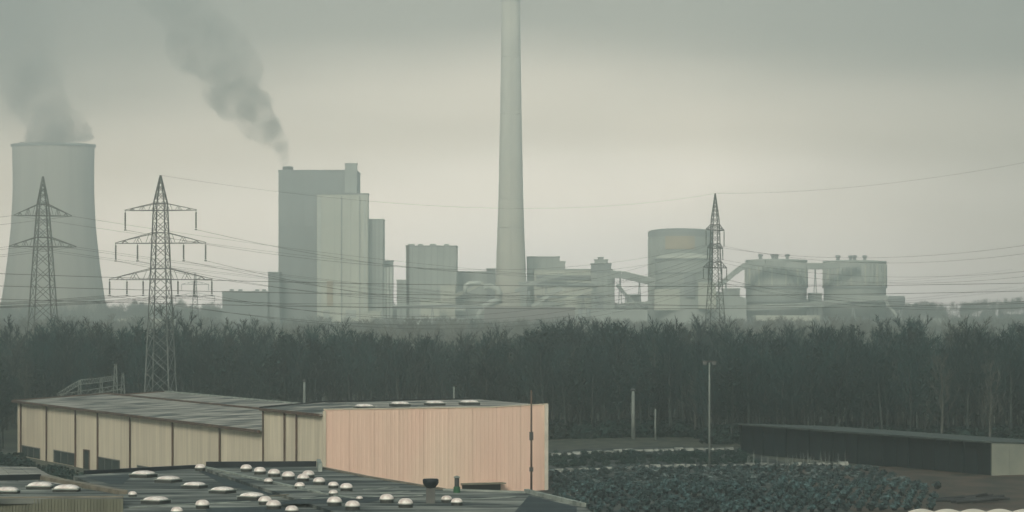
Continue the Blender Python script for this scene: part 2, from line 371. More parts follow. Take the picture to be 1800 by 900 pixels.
# low loading opening in the front wall
def w_of_px(px):
    k = (px - 900) / F; return (k * C0.y - C0.x) / (WD.x - k * WD.y)
wa, wb = w_of_px(812), w_of_px(879); D_ = C0.y + WD.y * (wa + wb) / 2
zt = CZ - (852 - HZ) * D_ / F
m = MB(); p = W(-0.06, (wa + wb) / 2, (zt - 1.2) / 2 + 0); m.box(W(-0.08, (wa + wb) / 2, zt - .75), (wb - wa, 0.12, 1.5), RZ_FRONT)
dk = m.build('loading_door', M_GLASSD, wh)
m = MB(); m.box(W(-0.7, (wa + wb) / 2, zt + .18), (wb - wa + .4, 1.3, 0.14), RZ_FRONT); m.build('canopy', M_OLIVE, wh)

# ------------------------------------------------------------------ skylight domes
def dome_mesh(wx, wy, h, square):
    m = MB(); n = 16; rings = 5; vs = []
    for j in range(rings + 1):
        a = j / rings * pi / 2; rr = cos(a) ** 0.8 if j < rings else 0.0; z = sin(a) * h
        for k in range(n):
            t = 2 * pi * k / n; c, s_ = cos(t), sin(t)
            e = 0.45 if square else 1.0
            x = math.copysign(abs(c) ** e, c) * rr * wx / 2; y = math.copysign(abs(s_) ** e, s_) * rr * wy / 2
            vs.append((x, y, z + 0.30))
    m.v = vs
    m.f = [(j * n + k, j * n + (k + 1) % n, (j + 1) * n + (k + 1) % n, (j + 1) * n + k) for j in range(rings) for k in range(n)]
    me = m.mesh('dome_shell', True); me.materials.append(M_DOME)
    kb = MB()
    if square: kb.box((0, 0, 0.14), (wx * 1.0, wy * 1.0, 0.36))
    else: kb.lathe([(wx * .46, -0.04), (wx * .46, 0.30)], n=16)
    me2 = kb.mesh('kerb'); me2.materials.append(M_CURB)
    fr = MB()
    if square:
        for a, b, c_, d_ in ((0, wy / 2, wx * 1.06, .09), (0, -wy / 2, wx * 1.06, .09), (wx / 2, 0, .09, wy * 1.06), (-wx / 2, 0, .09, wy * 1.06)): fr.box((a, b, .31), (c_, d_, .09))
    else: fr.lathe([(wx * .47, .27), (wx * .53, .27), (wx * .53, .35), (wx * .47, .35)], n=16, cap=False)
    me3 = fr.mesh('frame'); me3.materials.append(M_FLASH)
    return me, me2, me3
DM = {'rect': dome_mesh(1.75, 1.75, 0.30, True), 'round': dome_mesh(1.15, 1.15, 0.42, False), 'big': dome_mesh(2.1, 2.1, 0.30, True)}
def dome(kind, loc, label, group, sx=1.0, rz=0.0):
    t = thing('skylight_dome', label, 'skylight', loc, rz, group)
    t.scale = (sx, sx, sx)
    put('dome_shell', DM[kind][0], t); put('kerb', DM[kind][1], t); put('frame', DM[kind][2], t)
    return t
for i, (px, ord_) in enumerate(((640, 'leftmost'), (703, 'second from the left'), (764, 'third from the left'), (825, 'rightmost'))):
    w_ = w_of_px(px); k = (px - 900) / F
    p = W(6.0, 0, 0); # place on the roof, a few metres behind the front edge
    w_ = (k * (C0.y + 6.0) - (C0.x + US.x * 6.0)) / (WD.x - k * WD.y)
    z = 9.46 + (w_ - 8) * 0.0079 + 0.05 if w_ > 8 else 9.3
    dome('big', W(6.0, w_, z), ord_ + ' of the four white domes on the tall pinkish hall roof', 'white domes on the tall hall', 0.95, RZ_FRONT)

# ------------------------------------------------------------------ foreground factory roofs
def poly_px(pts, z): return [tuple(P(x, y, z=z).xy) for x, y in pts]
fh = thing('factory_hall', 'foreground factory hall with dark patchy felt roofs dotted with white domes', 'factory', (0, 0, 0))
ZC, ZB, ZA = 6.30, 6.05, 6.9
def slab(name, pts, z, th, mt, parent):
    m = MB(); m.prism(poly_px(pts, z), z - th, z); return m.build(name, mt, parent)
# right hand roof
slab('flat_roof', [(352, 821), (560, 820), (780, 861), (925, 866), (1026, 891), (1180, 990), (860, 990)], ZC, 0.5, M_BITU, fh)
# left hand roof, a step lower
slab('flat_roof', [(128, 836), (350, 822), (560, 867), (700, 893), (900, 1010), (215, 1010), (216, 872)], ZB, 0.5, M_BITU, fh)
# walls beneath
m = MB(); m.prism(poly_px([(354, 822), (558, 821.5), (778, 862.5), (922, 868), (1022, 893), (1170, 988), (860, 988)], ZC), -3.4, ZC - .5); m.build('wall', M_CREAM, fh)
m = MB(); m.prism(poly_px([(132, 838), (350, 824), (880, 1008), (222, 1008), (220, 876)], ZB), -3.6, ZB - .5); m.build('wall', M_OLIVE, fh)
def strip(name, a, b, z, wdt, h, mt, parent=fh, dz=0.0):
    pa, pb = P(*a, z=z), P(*b, z=z); d = pb - pa
    m = MB(); m.box((pa + pb) / 2 + Vector((0, 0, h / 2 + dz)), (d.length, wdt, h), math.atan2(d.y, d.x)); return m.build(name, mt, parent)
strip('flashing', (352, 821), (560, 867), ZC, 0.34, 0.16, M_FLASH)
strip('flashing', (560, 867), (625, 877), ZC, 0.28, 0.10, M_FLASH)
strip('flashing', (560, 822), (640, 838), ZC, 0.35, 0.14, M_TAN)
strip('flashing', (640, 838), (780, 861), ZC, 0.35, 0.12, M_TAN)
strip('parapet', (362, 821), (556, 820), ZC, 0.5, 0.50, M_BLACK)
strip('parapet', (150, 833.5), (345, 823.5), ZB, 0.5, 0.34, M_BLACK)
strip('parapet_cap', (560, 821), (563, 829), ZC, 0.35, 0.75, M_FLASH)
strip('parapet', (925, 866), (1026, 891), ZC, 0.35, 0.30, M_FLASH)
strip('parapet', (780, 862), (925, 866.5), ZC, 0.30, 0.14, M_FLASH)
slab('dark_roof_patch', [(470, 886), (560, 872), (700, 874), (640, 884)], ZC + .012, 0.01, M_BITUD, fh)
slab('dark_roof_patch', [(930, 871), (1014, 891), (1010, 960), (900, 905)], ZC + .012, 0.01, M_BITUD, fh)
slab('dark_roof_patch', [(360, 893), (480, 890), (560, 905), (380, 925)], ZB + .012, 0.01, M_BITUD, fh)
slab('dark_roof_patch', [(345, 826), (420, 838), (540, 866), (500, 874), (400, 855)], ZB + .012, 0.01, M_BITUD, fh)
slab('dark_roof_patch', [(150, 838), (235, 833), (215, 852), (190, 850)], ZB + .016, 0.01, M_BITUD, fh)
for a, b, z, mt in (((462, 874), (505, 870), ZC, M_TAN), ((530, 877), (600, 875), ZC, M_FLASH), ((645, 874), (742, 871), ZC, M_FLASH), ((668, 867), (720, 864), ZC, M_FLASH),
                    ((640, 861), (700, 857), ZC, M_FLASH), ((830, 878), (905, 874), ZC, M_FLASH), ((225, 893), (330, 887), ZB, M_FLASH), ((330, 887), (440, 882), ZB, M_FLASH)):
    strip('roof_joint', a, b, z, 0.30, 0.06, mt)
for a, b in (((650, 877), (745, 873.5)), ((545, 880), (640, 877))):
    strip('gutter_gap', a, b, ZC, 0.5, 0.03, M_BLACK)
# domes of the left hand roof
def rd(kind, x, y, z, label, group, wpx, base):
    p = P(x, y + 3, z=z); s = wpx * p.y / F / base
    return dome(kind, (p.x, p.y, z - 0.02), label, group, s, random.uniform(-.1, .1) - 0.4)
GB = 'flat white domes on the lower left roof'
for x, y, wp, lb in [(252, 836, 36, 'flat white dome closest to the black roof edge on the left roof'),
                     (296, 845, 35, 'cream tinted flat dome, second in the diagonal row down the left roof'),
                     (342, 855, 34, 'flat white dome, third in the diagonal row, beside the pale flashing line'),
                     (391, 864, 35, 'flat white dome, fourth in the diagonal row down the left roof'),
                     (443, 875, 38, 'broad cream dome at the lower end of the diagonal row'),
                     (274, 882, 38, 'broad flat dome right of the olive corrugated gable'),
                     (466, 884, 25, 'small yellowish dome wedged between two larger domes'),
                     (481, 892, 27, 'grey white dome at the lower end of the cluster of three'),
                     (356, 891, 26, 'rounded dome at the dark patch near the bottom edge'),
                     (233, 870, 16, 'very small dome at the right corner of the olive gable wall'),
                     (311, 901, 22, 'dome cut by the bottom edge of the picture on the left roof'),
                     (513, 900, 24, 'dome cut by the bottom edge right of the cluster of three')]:
    rd('rect' if wp > 30 else 'round', x, y, ZB, lb, GB, wp, 1.75 if wp > 30 else 1.15)
GC = 'round white domes on the right hand roof'
for x, y, wp, lb in [(352, 824, 19, 'lone round dome at the left end of the pale flashing line'),
                     (433, 826, 21, 'leftmost round dome of the row under the black parapet'),
                     (457, 831, 22, 'second round dome of the row under the black parapet'),
                     (482, 835, 23, 'third round dome of the row under the black parapet'),
                     (507, 840, 24, 'fourth round dome of the row under the black parapet'),
                     (542, 837, 22, 'rear one of two touching round domes near the parapet end'),
                     (533, 843, 22, 'front one of two touching round domes near the parapet end'),
                     (561, 849, 22, 'round dome right below the touching pair'),
                     (472, 847, 16, 'small round dome half hidden beside the flashing line'),
                     (527, 856, 19, 'small dome on the flashing line below the row of four'),
                     (586, 855, 19, 'left one of two round domes side by side at mid roof'),
                     (609, 860, 23, 'right one of two round domes side by side at mid roof'),
                     (586, 868, 17, 'small dome at the lower end of the flashing line'),
                     (632, 876, 12, 'tiny white dome beside the gutter gap'),
                     (588, 886, 27, 'larger dome on the near roof, left of its neighbour by the bottom edge'),
                     (620, 893, 27, 'larger dome closest to the bottom edge on the near roof'),
                     (680, 881, 26, 'larger dome left of the dark roof fan on the near roof'),
                     (713, 889, 27, 'larger dome just in front of the dark roof fan'),
                     (785, 880, 20, 'left one of two low domes right of the roof fan'),
                     (803, 885, 21, 'right one of two low domes right of the roof fan')]:
    rd('round', x, y, ZC, lb, GC, wp, 1.15)
# roof fan and pipe
p = P(757, 884, z=ZC); k = p.y / F
t = thing('roof_fan', 'dark flared roof fan on a grey pedestal among the white domes', 'roof vent', p)
m = MB(); m.box((0, 0, 13 * k), (16 * k, 14 * k, 27 * k)); m.build('pedestal', M_STEEL, t)
m = MB(); m.lathe([(6 * k, 24 * k), (8 * k, 27 * k), (13 * k, 33 * k), (14 * k, 36 * k), (14 * k, 41 * k), (12 * k, 42.5 * k)], n=14); m.build('cowl', M_BLACK, t, True)
p = P(803, 866, z=ZC); k = p.y / F
t = thing('vent_pipe', 'thin upright vent pipe with pale cap on a green collar at the roof edge', 'vent pipe', p)
m = MB(); m.lathe([(4.2 * k, 0), (4.2 * k, 26 * k)], n=10); m.build('pipe', M_STEELD, t, True)
m = MB(); m.lathe([(6 * k, 0), (6 * k, 9 * k), (4.6 * k, 11 * k)], n=10); m.build('collar', M_GREEN, t)
m = MB(); m.lathe([(5.5 * k, 26 * k), (5.5 * k, 28 * k), (1 * k, 30 * k)], n=10); m.build('cap', M_FLASH, t)

# lower left building with olive gable
an = thing('olive_annex', 'low annex with olive corrugated wall and three flat domes in the bottom left corner', 'building')
def slabA(name, pts, z, z0, mt): m = MB(); m.prism(poly_px(pts, z), z0, z); return m.build(name, mt, an)
slabA('flat_roof', [(-60, 847), (72, 846), (217, 871), (217, 875), (-60, 877)], ZA, ZA - .4, M_BITU)
slabA('wall', [(-58, 849), (70, 848), (215, 872), (215, 874.5), (-58, 876)], ZA - .4, -3.4, M_OLIVE)
y_e = P(215, 876, z=ZA).y
for i in range(12):
    x0 = P(-58 + i * 22.9, 876, z=ZA).x; x1 = P(-58 + (i + 1) * 22.9, 876, z=ZA).x; m = MB()
    kk = 4
    for q in range(kk):
        xa = x0 + (x1 - x0) * q / kk; ww = (x1 - x0) / kk
        m.add([(xa, y_e - .02, -3), (xa + ww * .5, y_e - .02, -3), (xa + ww * .6, y_e - .1, -3), (xa + ww * .94, y_e - .1, -3), (xa + ww, y_e - .02, -3)]
              + [(xa, y_e - .02, ZA - .05), (xa + ww * .5, y_e - .02, ZA - .05), (xa + ww * .6, y_e - .1, ZA - .05), (xa + ww * .94, y_e - .1, ZA - .05), (xa + ww, y_e - .02, ZA - .05)],
              [(j, j + 1, j + 6, j + 5) for j in range(4)])
    m.build('wall_panel', M_OLIVE, an)
strip('parapet', (-60, 846), (71, 843), ZA, 0.5, 0.45, M_BLACK, an)
strip('parapet', (72, 842), (216, 869), ZA, 0.75, 0.32, M_TAN, an)
strip('coping', (-60, 876), (217, 874), ZA, 0.35, 0.10, M_TAN, an)
for x, y, wp, lb in [(12, 864, 40, 'leftmost of the three flat domes on the olive annex'), (70, 856, 42, 'middle of the three flat domes on the olive annex'),
                     (117, 861, 43, 'rightmost of the three flat domes on the olive annex')]:
    p = P(x, y + 3, z=ZA); dome('rect', (p.x, p.y, ZA - .1), lb, 'flat domes on the olive annex', wp * p.y / F / 1.75, 0.0)
# low shed behind the annex
sh = thing('grey_lean_to', 'low grey rippled roof behind the bottom left annex in front of the hedge', 'outbuilding')
m = MB(); m.prism(poly_px([(-80, 818), (55, 822), (128, 842), (60, 850), (-80, 850)], 3.4), -3.2, 3.2); m.build('wall', M_OLIVE, sh)
for i in range(9):
    a = P(-80 + i * 16, 818 + i * 0.5, z=3.4); b = P(-80 + (i + 1) * 16 - 1, 818 + (i + .9) * 0.5, z=3.4)
    c = P(-60 + (i + 1) * 20 - 1, 850, z=3.4); d = P(-60 + i * 20, 850, z=3.4)
    m = MB(); m.prism([(a.x, a.y, 3.5), (b.x, b.y, 3.5), (c.x, c.y, 3.2 + .1 * (i % 2)), (d.x, d.y, 3.2 + .1 * (i % 2))], 3.0, 3.5); m.build('roof_sheet', M_FIBRE, sh)

# roof just entering at the bottom right corner
rr = thing('pale_roof_hall', 'pale pinkish scalloped roof edge just entering at the bottom right corner', 'building')
zR = 9.0
for i in range(6):
    a = P(1596 + i * 46, 899, z=zR); b = P(1596 + (i + 1) * 46 - .5, 899, z=zR); m = MB(); pts = []
    for k in range(9):
        u = k / 8; pts.append((a.x + (b.x - a.x) * u, 0.16 * sin(pi * u)))
    vs = [(x, a.y, zR + h) for x, h in pts] + [(x, a.y - 30, zR + h) for x, h in pts] + [(x, a.y, zR - .2) for x, h in pts]
    m.add(vs, [(i_, i_ + 1, 9 + i_ + 1, 9 + i_)[::-1] for i_ in range(8)] + [(i_, 18 + i_, 19 + i_, i_ + 1)[::-1] for i_ in range(8)])
    m.build('roof_sheet', M_WHITE, rr)
a = P(1596, 899, z=zR); m = MB(); m.box((a.x + 11, a.y - 15.2, zR / 2 - .2), (21.5, 29.5, zR)); m.build('wall', M_CREAM, rr)
m = MB(); m.box((a.x + 11, a.y + .1, zR - .12), (22, .2, .22)); m.build('fascia', M_TRIM, rr)

# ------------------------------------------------------------------ long dark shed on the right
SA = Vector((33.3, 433.0)); SB = Vector((60.5, 373.5)); sd_ = (SB - SA); SLn = sd_.length; su = sd_ / SLn; sw = Vector((su.y * -1, su.x)) * 1.0
sw = Vector((-su.y, su.x))      # across the shed
if sw.x < 0: sw = -sw
def S(t, w_, z): p = SA + su * t + sw * w_; return Vector((p.x, p.y, z))
ds = thing('long_dark_shed', 'long dark open fronted shed with thin pale roof edge and pale end wall', 'shed')
m = MB()
DP = 16.0; ZT, ZT2 = 4.45, 3.7
def shedprism(t0, t1, w0, w1, z0, za, zb, name, mt):
    m = MB(); m.add([S(t0, w0, z0), S(t1, w0, z0), S(t1, w1, z0), S(t0, w1, z0), S(t0, w0, za), S(t1, w0, za), S(t1, w1, zb), S(t0, w1, zb)],
                    [(0, 1, 2, 3), (7, 6, 5, 4), (0, 4, 5, 1), (1, 5, 6, 2), (2, 6, 7, 3), (3, 7, 4, 0)]); return m.build(name, mt, ds)
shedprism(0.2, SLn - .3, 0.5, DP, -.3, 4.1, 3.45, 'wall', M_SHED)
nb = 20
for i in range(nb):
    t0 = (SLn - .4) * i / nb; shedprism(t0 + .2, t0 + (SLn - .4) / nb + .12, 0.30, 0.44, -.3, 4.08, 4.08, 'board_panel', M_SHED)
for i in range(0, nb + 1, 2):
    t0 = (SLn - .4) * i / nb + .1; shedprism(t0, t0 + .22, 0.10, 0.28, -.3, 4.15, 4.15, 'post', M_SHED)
n_r = 12
for i in range(n_r):
    t0 = -.5 + (SLn + .6) * i / n_r; m = MB()
    shedprism(t0, t0 + (SLn + .6) / n_r - .06, -0.9, DP + .5, 4.16, ZT - .02, ZT2, 'roof_sheet', M_SHEDROOF) if False else None
    mm = MB(); t1 = t0 + (SLn + .6) / n_r - .06
    mm.add([S(t0, -.9, ZT - .22), S(t1, -.9, ZT - .22), S(t1, DP + .5, ZT2 - .22), S(t0, DP + .5, ZT2 - .22), S(t0, -.9, ZT), S(t1, -.9, ZT), S(t1, DP + .5, ZT2), S(t0, DP + .5, ZT2)],
           [(0, 1, 2, 3), (7, 6, 5, 4), (0, 4, 5, 1), (1, 5, 6, 2), (2, 6, 7, 3), (3, 7, 4, 0)])
    mm.build('roof_sheet', M_SHEDROOF, ds)
for i in range(6):
    w0 = 0.1 + (DP - .2) * i / 6; w1 = w0 + (DP - .2) / 6 - .04
    za = 4.22 - (ZT - ZT2) * w0 / DP; zb = 4.22 - (ZT - ZT2) * w1 / DP
    m = MB(); m.add([S(SLn - .28, w0, -.3), S(SLn, w0, -.3), S(SLn, w1, -.3), S(SLn - .28, w1, -.3), S(SLn - .28, w0, za), S(SLn, w0, za), S(SLn, w1, zb), S(SLn - .28, w1, zb)],
                    [(0, 1, 2, 3), (7, 6, 5, 4), (0, 4, 5, 1), (1, 5, 6, 2), (2, 6, 7, 3), (3, 7, 4, 0)]); m.build('end_panel', M_SHEDEND, ds)

# ------------------------------------------------------------------ nursery yard: shrubs, blocks, posts, heap
def bush_mesh(seed, leaves, r, h, name='foliage', msize=0.16, mt=None, core=True):
    rn = random.Random(seed); m = MB()
    if core:
        rings = [(0.55, 0.02), (0.80, 0.25), (0.78, 0.5), (0.5, 0.78), (0.12, 0.92)]
        n = 7; vs = []
        for rr_, zz in rings: vs += [(rr_ * r * .8 * cos(2 * pi * k / n) * rn.uniform(.8, 1.15), rr_ * r * .8 * sin(2 * pi * k / n) * rn.uniform(.8, 1.15), zz * h * .92) for k in range(n)]
        m.add(vs, [(i * n + k, i * n + (k + 1) % n, (i + 1) * n + (k + 1) % n, (i + 1) * n + k) for i in range(4) for k in range(n)] + [tuple(range(4 * n, 5 * n))])
    for _ in range(leaves):
        a = rn.uniform(0, 2 * pi); zz = rn.uniform(0.05, 1.0); rad = r * sqrt(max(0.03, 1 - (zz * 1.05 - .35) ** 2 / 0.5)) * rn.uniform(.75, 1.05)
        c = Vector((cos(a) * rad, sin(a) * rad, zz * h)); q = Matrix.Rotation(rn.uniform(0, 6.28), 3, 'Z') @ Matrix.Rotation(rn.uniform(-1.2, 1.2), 3, 'X')
        s = msize * rn.uniform(.6, 1.5)
        m.add([c + q @ Vector(v) for v in ((-s, -s * .5, 0), (s, -s * .5, 0), (s * .4, s, 0), (-s * .5, s * .8, 0))], [(0, 1, 2, 3)])
    me = m.mesh(name); me.materials.append(mt); return me
SHR = [bush_mesh(i, 60, 0.50, rh, mt=M_SHRUB, msize=0.10) for i, rh in enumerate((0.62, 0.72, 0.8, 0.56))]
SHR2 = [bush_mesh(20 + i, 34, 0.6, .34, mt=M_SHRUB2, msize=0.09) for i in range(3)]
potm = MB().lathe([(0.2, 0), (0.28, 0.28)], n=8).mesh('pot'); potm.materials.append(M_BLACK)
spots = []
rn = random.Random(11)
ud = Vector((0.40, -0.92)); vd = Vector((0.97, 0.24))
for i in range(-60, 80):
    for j in range(-50, 60):
        p = Vector((22, 350)) + ud * (i * 5.6) + vd * ((j + .5 * (i % 2)) * 1.32) + Vector((rn.uniform(-.1, .1), rn.uniform(-.25, .25)))
        px = 900 + F * p.x / p.y; py = HZ + F * CZ / p.y
        edge = 1640 + 20 * noise.noise(Vector((p.y * .1, 0, 0))) - max(0, 860 - py) * 3.0
        if 968 < px < edge and 303 < p.y < 395 and py < 912:
            if rn.random() < 0.96: spots.append((p.y, p.x))
spots.sort()
near, rest = spots[:285], None
rest = spots[len(near):]
for i, (y, x) in enumerate(near):
    t = thing('potted_shrub', 'small dark blue-green shrub among the dense rows of nursery plants in the yard', 'shrub', (x, y, zg(x, y) + .05), rn.uniform(0, 6), 'rows of nursery shrubs in the yard')
    s = rn.uniform(.75, 1.25); t.scale = (s, s, s * rn.uniform(.8, 1.25))
    put('foliage', SHR[i % 4], t, (0, 0, 0.2)); put('pot', potm, t)
def merge(meshes, places, name, mt, **kw):
    m = MB(); data = [([Vector(v.co) for v in me.vertices], [tuple(p.vertices) for p in me.polygons]) for me in meshes]
    for q, (x, y, z, s, rz) in enumerate(places):
        vs, fs = data[q % len(data)]; c_, s_ = cos(rz) * s, sin(rz) * s
        m.add([(x + v.x * c_ - v.y * s_, y + v.x * s_ + v.y * c_, z + v.z * s) for v in vs], fs)
    return m.build(name, mt, **kw)
pl = [(x, y, zg(x, y) + .05, rn.uniform(.85, 1.15), rn.uniform(0, 6)) for y, x in rest]
merge([SHR[0], SHR[3]], pl, 'shrub_rows', M_SHRUB, kind='stuff', label='far rows of low nursery shrubs in the yard')
# frosted low rows further back, running diagonally
pl = []
for i in range(-70, 90):
    for j in range(-30, 60):
        p = Vector((22, 380)) + Vector((0.80, -0.60)) * (i * 1.15) + Vector((0.55, 0.83)) * (j * 4.2) + Vector((rn.uniform(-.3, .3), rn.uniform(-.4, .4)))
        px = 900 + F * p.x / p.y; py = HZ + F * CZ / p.y
        if 968 < px < 1620 - max(0, 855 - py) * 2.6 and 352 < p.y < 396 and rn.random() < .62: pl.append((p.x, p.y, zg(p.x, p.y) + .02, rn.uniform(.8, 1.4), rn.uniform(0, 6)))
merge(SHR2, pl, 'pale_shrub_rows', M_SHRUB2, kind='stuff', label='pale low rows of cushion plants in the middle of the yard')
# some darker low plants between the two block lines and saplings by the shed
pl = [(x, y, zg(x, y), rn.uniform(.5, 1.1), rn.uniform(0, 6)) for x, y in [(rn.uniform(5, 34), rn.uniform(402, 436)) for _ in range(380)]]
merge(SHR, pl, 'yard_undergrowth', M_LEAF, kind='stuff', label='dark undergrowth between the two lines of pale blocks')
sap = []
for i in range(34):
    px = rn.uniform(1305, 1500); D = 394 - (px - 1305) * 0.03 + rn.uniform(-1, 3); sap.append((px, D))
for px, D in sap:
    p = P(px, 800, D=D); m = MB(); h = rn.uniform(1.0, 2.6); m.bar((0, 0, 0), (rn.uniform(-.1, .1), 0, h), .05, 4, .015)
    for k in range(5):
        a = rn.uniform(0, 6.28); z0 = h * rn.uniform(.35, .8); m.bar((0, 0, z0), (cos(a) * .35, sin(a) * .35, z0 + .5), .02, 3, .006)
    m.build('sapling', M_POST, loc=(p.x, p.y, zg(p.x, p.y)), label='slim bare sapling in the row in front of the dark shed', category='sapling', group='bare saplings in front of the dark shed')
def blk(L_, h):
    m = MB(); a = L_ / 2 - .04; m.add([(-a, -.3, 0), (a, -.3, 0), (a, .3, 0), (-a, .3, 0), (-a + .06, -.22, h), (a - .06, -.22, h), (a - .06, .22, h), (-a + .06, .22, h)],
        [(3, 2, 1, 0), (4, 5, 6, 7), (0, 1, 5, 4), (1, 2, 6, 5), (2, 3, 7, 6), (3, 0, 4, 7)]); me = m.mesh('barrier_block'); me.materials.append(M_BLOCK); return me
BK = [blk(1.5, .42), blk(1.5, .34), blk(1.5, .5)]
for row, (x0, x1, yl, yr) in enumerate(((968, 1290, 793, 790), (972, 1492, 821.5, 817))):
    a = P(x0, yl, z=0.3); b = P(x1, yr, z=0.1); n = int((b - a).length / 1.62)
    for i in range(n):
        if rn.random() < .06: continue
        p = a.lerp(b, (i + .5) / n); p.z = zg(p.x, p.y) + .04; p.y += rn.uniform(-.25, .25)
        put('barrier_block', BK[rn.randrange(3)], None, p, math.atan2(b.y - a.y, b.x - a.x) + rn.uniform(-.04, .04),
            label=('low pale concrete block in the far straight line of blocks across the yard' if row == 0 else 'low pale concrete block in the near straight line of blocks across the yard'),
            category='concrete block', group='far line of pale blocks' if row == 0 else 'near line of pale blocks')
def post(px, ytop, ybot, label, rpx, head=None, z0=0.0, name='post', mt=None, cat='post'):
    D = (CZ - z0) * F / (ybot - HZ); p = P(px, ybot, D=D); k = D / F; H = (ybot - ytop) * k; p.z = zg(p.x, p.y); H += z0 - p.z
    t = thing(name, label, cat, p)
    m = MB(); m.bar((0, 0, -.2), (0, 0, H), rpx * k, 8, rpx * k * .7); m.build('shaft', mt or M_POST, t, True)
    if head == 'lamp':
        m = MB(); m.box((0, 0, H + .12), (1.9, .35, .22)); m.build('lamp_head', M_STEELD, t)
        for s in (-1, 1):
            m = MB(); m.box((s * .62, -.25, H - .12), (.5, .3, .36)); m.build('floodlight', M_STEEL, t)
        m = MB(); m.bar((0.32, 0, 1.0), (0.32, 0, H - .5), .035, 5); m.build('cable_duct', M_STEELD, t)
    if head == 'cap': m = MB(); m.lathe([(rpx * k * 1.0, H - .1), (rpx * k * 1.3, H), (rpx * k * .3, H + .3)], n=8); m.build('cap', M_STEELD, t)
    if head == 'box':
        for a, b in ((.52, .60), (.22, .26)):
            m = MB(); m.box((0, -.05, H * (a + b) / 2), (rpx * k * 3.2, rpx * k * 3.0, H * (b - a))); m.build('fuse_box', M_STEELD, t)
        for q in range(3):
            m = MB(); m.bar((-.35, 0, H - .3 - q * .35), (.35, 0, H - .3 - q * .35), .035, 4); m.build('rung', M_STEEL, t)
    return t
post(1247, 637, 825, 'tall pale lamp mast standing in the yard left of the dark shed', 2.1, 'lamp', name='lamp_mast', cat='lamp mast')
post(1113, 686, 772, 'thick pale post in front of the wood behind the yard', 4.2, 'cap')
post(1152, 719, 774, 'thin pale post in front of the wood behind the yard', 2.0)
post(1499, 707, 764, 'pale post with dark cap rising behind the dark shed roof', 3.8, 'cap')
post(535, 670, 760, 'pale post rising behind the tall pinkish hall near its left end', 3.0, 'cap')
post(798, 680, 762, 'slim post rising behind the tall pinkish hall above the white domes', 2.4)
post(934, 686, 866, 'dark service mast with fuse boxes in front of the pinkish wall by its right corner', 2.2, 'box', z0=-.4, name='service_mast', mt=M_TRIM, cat='mast')
# heap on the bare ground, built as overlapping logs
for i in range(16):
    px = 1668 + i * 5.6 + rn.uniform(-2, 2); p = P(px, 884 - rn.uniform(0, 8), z=0.2); m = MB()
    a_ = rn.uniform(-.5, .5); m.bar((-1.5, 0, .2), (1.5, a_ * 1.2, .25 + rn.uniform(-.05, .4)), .18, 7, .14)
    m.build('log', M_HEAP, None, loc=(p.x, p.y, zg(p.x, p.y) + .1), label='dark log lying in the loose heap on bare ground near the bottom right', category='log', group='dark logs heaped on the bare ground')

# ------------------------------------------------------------------ electricity pylons
def pylon(name, loc, H, levels, arms, rz, label, leg_r, br_r, foot=0.0, zoff=0.0, group='lattice electricity pylons'):
    """levels: (z, half width) of the square body; arms: (z, z_apex, half span, insulator offsets, insulator length)"""
    t = thing(name, label, 'pylon', loc, rz, group)
    def hw(z):
        for (z0, a), (z1, b) in zip(levels[:-1], levels[1:]):
            if z0 <= z <= z1: return a + (b - a) * (z - z0) / (z1 - z0)
        return levels[-1][1]
    zs = [l[0] for l in levels]
    for sx, sy in ((1, 1), (1, -1), (-1, 1), (-1, -1)):
        m = MB()
        for (z0, a), (z1, b) in zip(levels[:-1], levels[1:]): m.bar((sx * a, sy * a, z0), (sx * b, sy * b, z1), leg_r, 4, leg_r * .85)
        m.build('leg', M_PYLON, t)
    m = MB(); z = zs[0] + .5
    while z < zs[-1] - 1.0:
        a = hw(z); z2 = min(z + max(1.1, a * 1.7), zs[-1]); b = hw(z2)
        for k in range(4):
            c0 = [(1, 1), (1, -1), (-1, -1), (-1, 1)][k]; c1 = [(1, -1), (-1, -1), (-1, 1), (1, 1)][k]
            m.bar((c0[0] * a, c0[1] * a, z), (c1[0] * b, c1[1] * b, z2), br_r, 3, cap=False); m.bar((c1[0] * a, c1[1] * a, z), (c0[0] * b, c0[1] * b, z2), br_r, 3, cap=False)
        z = z2
    m.build('bracing', M_PYLON, t, kind='stuff')
    tips = []
    for za, zp, sp_, ins, il in arms:
        m = MB(); a = hw(za); b = hw(zp)
        for s in (-1, 1):
            for y in (-1, 1):
                m.bar((s * a, y * a, za), (s * sp_, 0, za), leg_r * .85, 4, leg_r * .6)
                m.bar((s * b, y * b, zp), (s * sp_, 0, za + .1), leg_r * .7, 4, leg_r * .5)
                nseg = 6
                for k in range(1, nseg):
                    u = k / nseg; p0 = Vector((s * a, y * a, za)).lerp(Vector((s * sp_, 0, za)), u)
                    u2 = (k - (0.5 if k % 2 else -0.5)) / nseg; p1 = Vector((s * b, y * b, zp)).lerp(Vector((s * sp_, 0, za)), min(1, max(0, u2)))
                    m.bar(p0, p1, br_r * .8, 3, cap=False)
        for y in (-1, 1):
            m.bar((-a, y * a, za), (a, y * a, za), leg_r * .8, 4); m.bar((-b, y * b, zp), (b, y * b, zp), leg_r * .9, 4)
        arm = m.build('crossarm', M_PYLON, t)
        for x in ins:
            m = MB(); m.bar((x, 0, za), (x, 0, za - .4), .05, 4); nn = 7
            m.tube([(x, 0, za - .3 - (il - .5) * k / (2 * nn)) for k in range(2 * nn + 1)], [(.17 if k % 2 else .10) for k in range(2 * nn + 1)], 6)
            m.box((x, 0, za - il), (.28, .5, .2))
            m.build('insulator', M_PYLON, arm)
            tips.append(Vector((x, 0, za - il)))
    t.rotation_euler = (0, 0, rz)
    rot = Matrix.Rotation(rz, 3, 'Z')
    return [rot @ p + Vector(loc) for p in tips], Vector(loc) + Vector((0, 0, H))
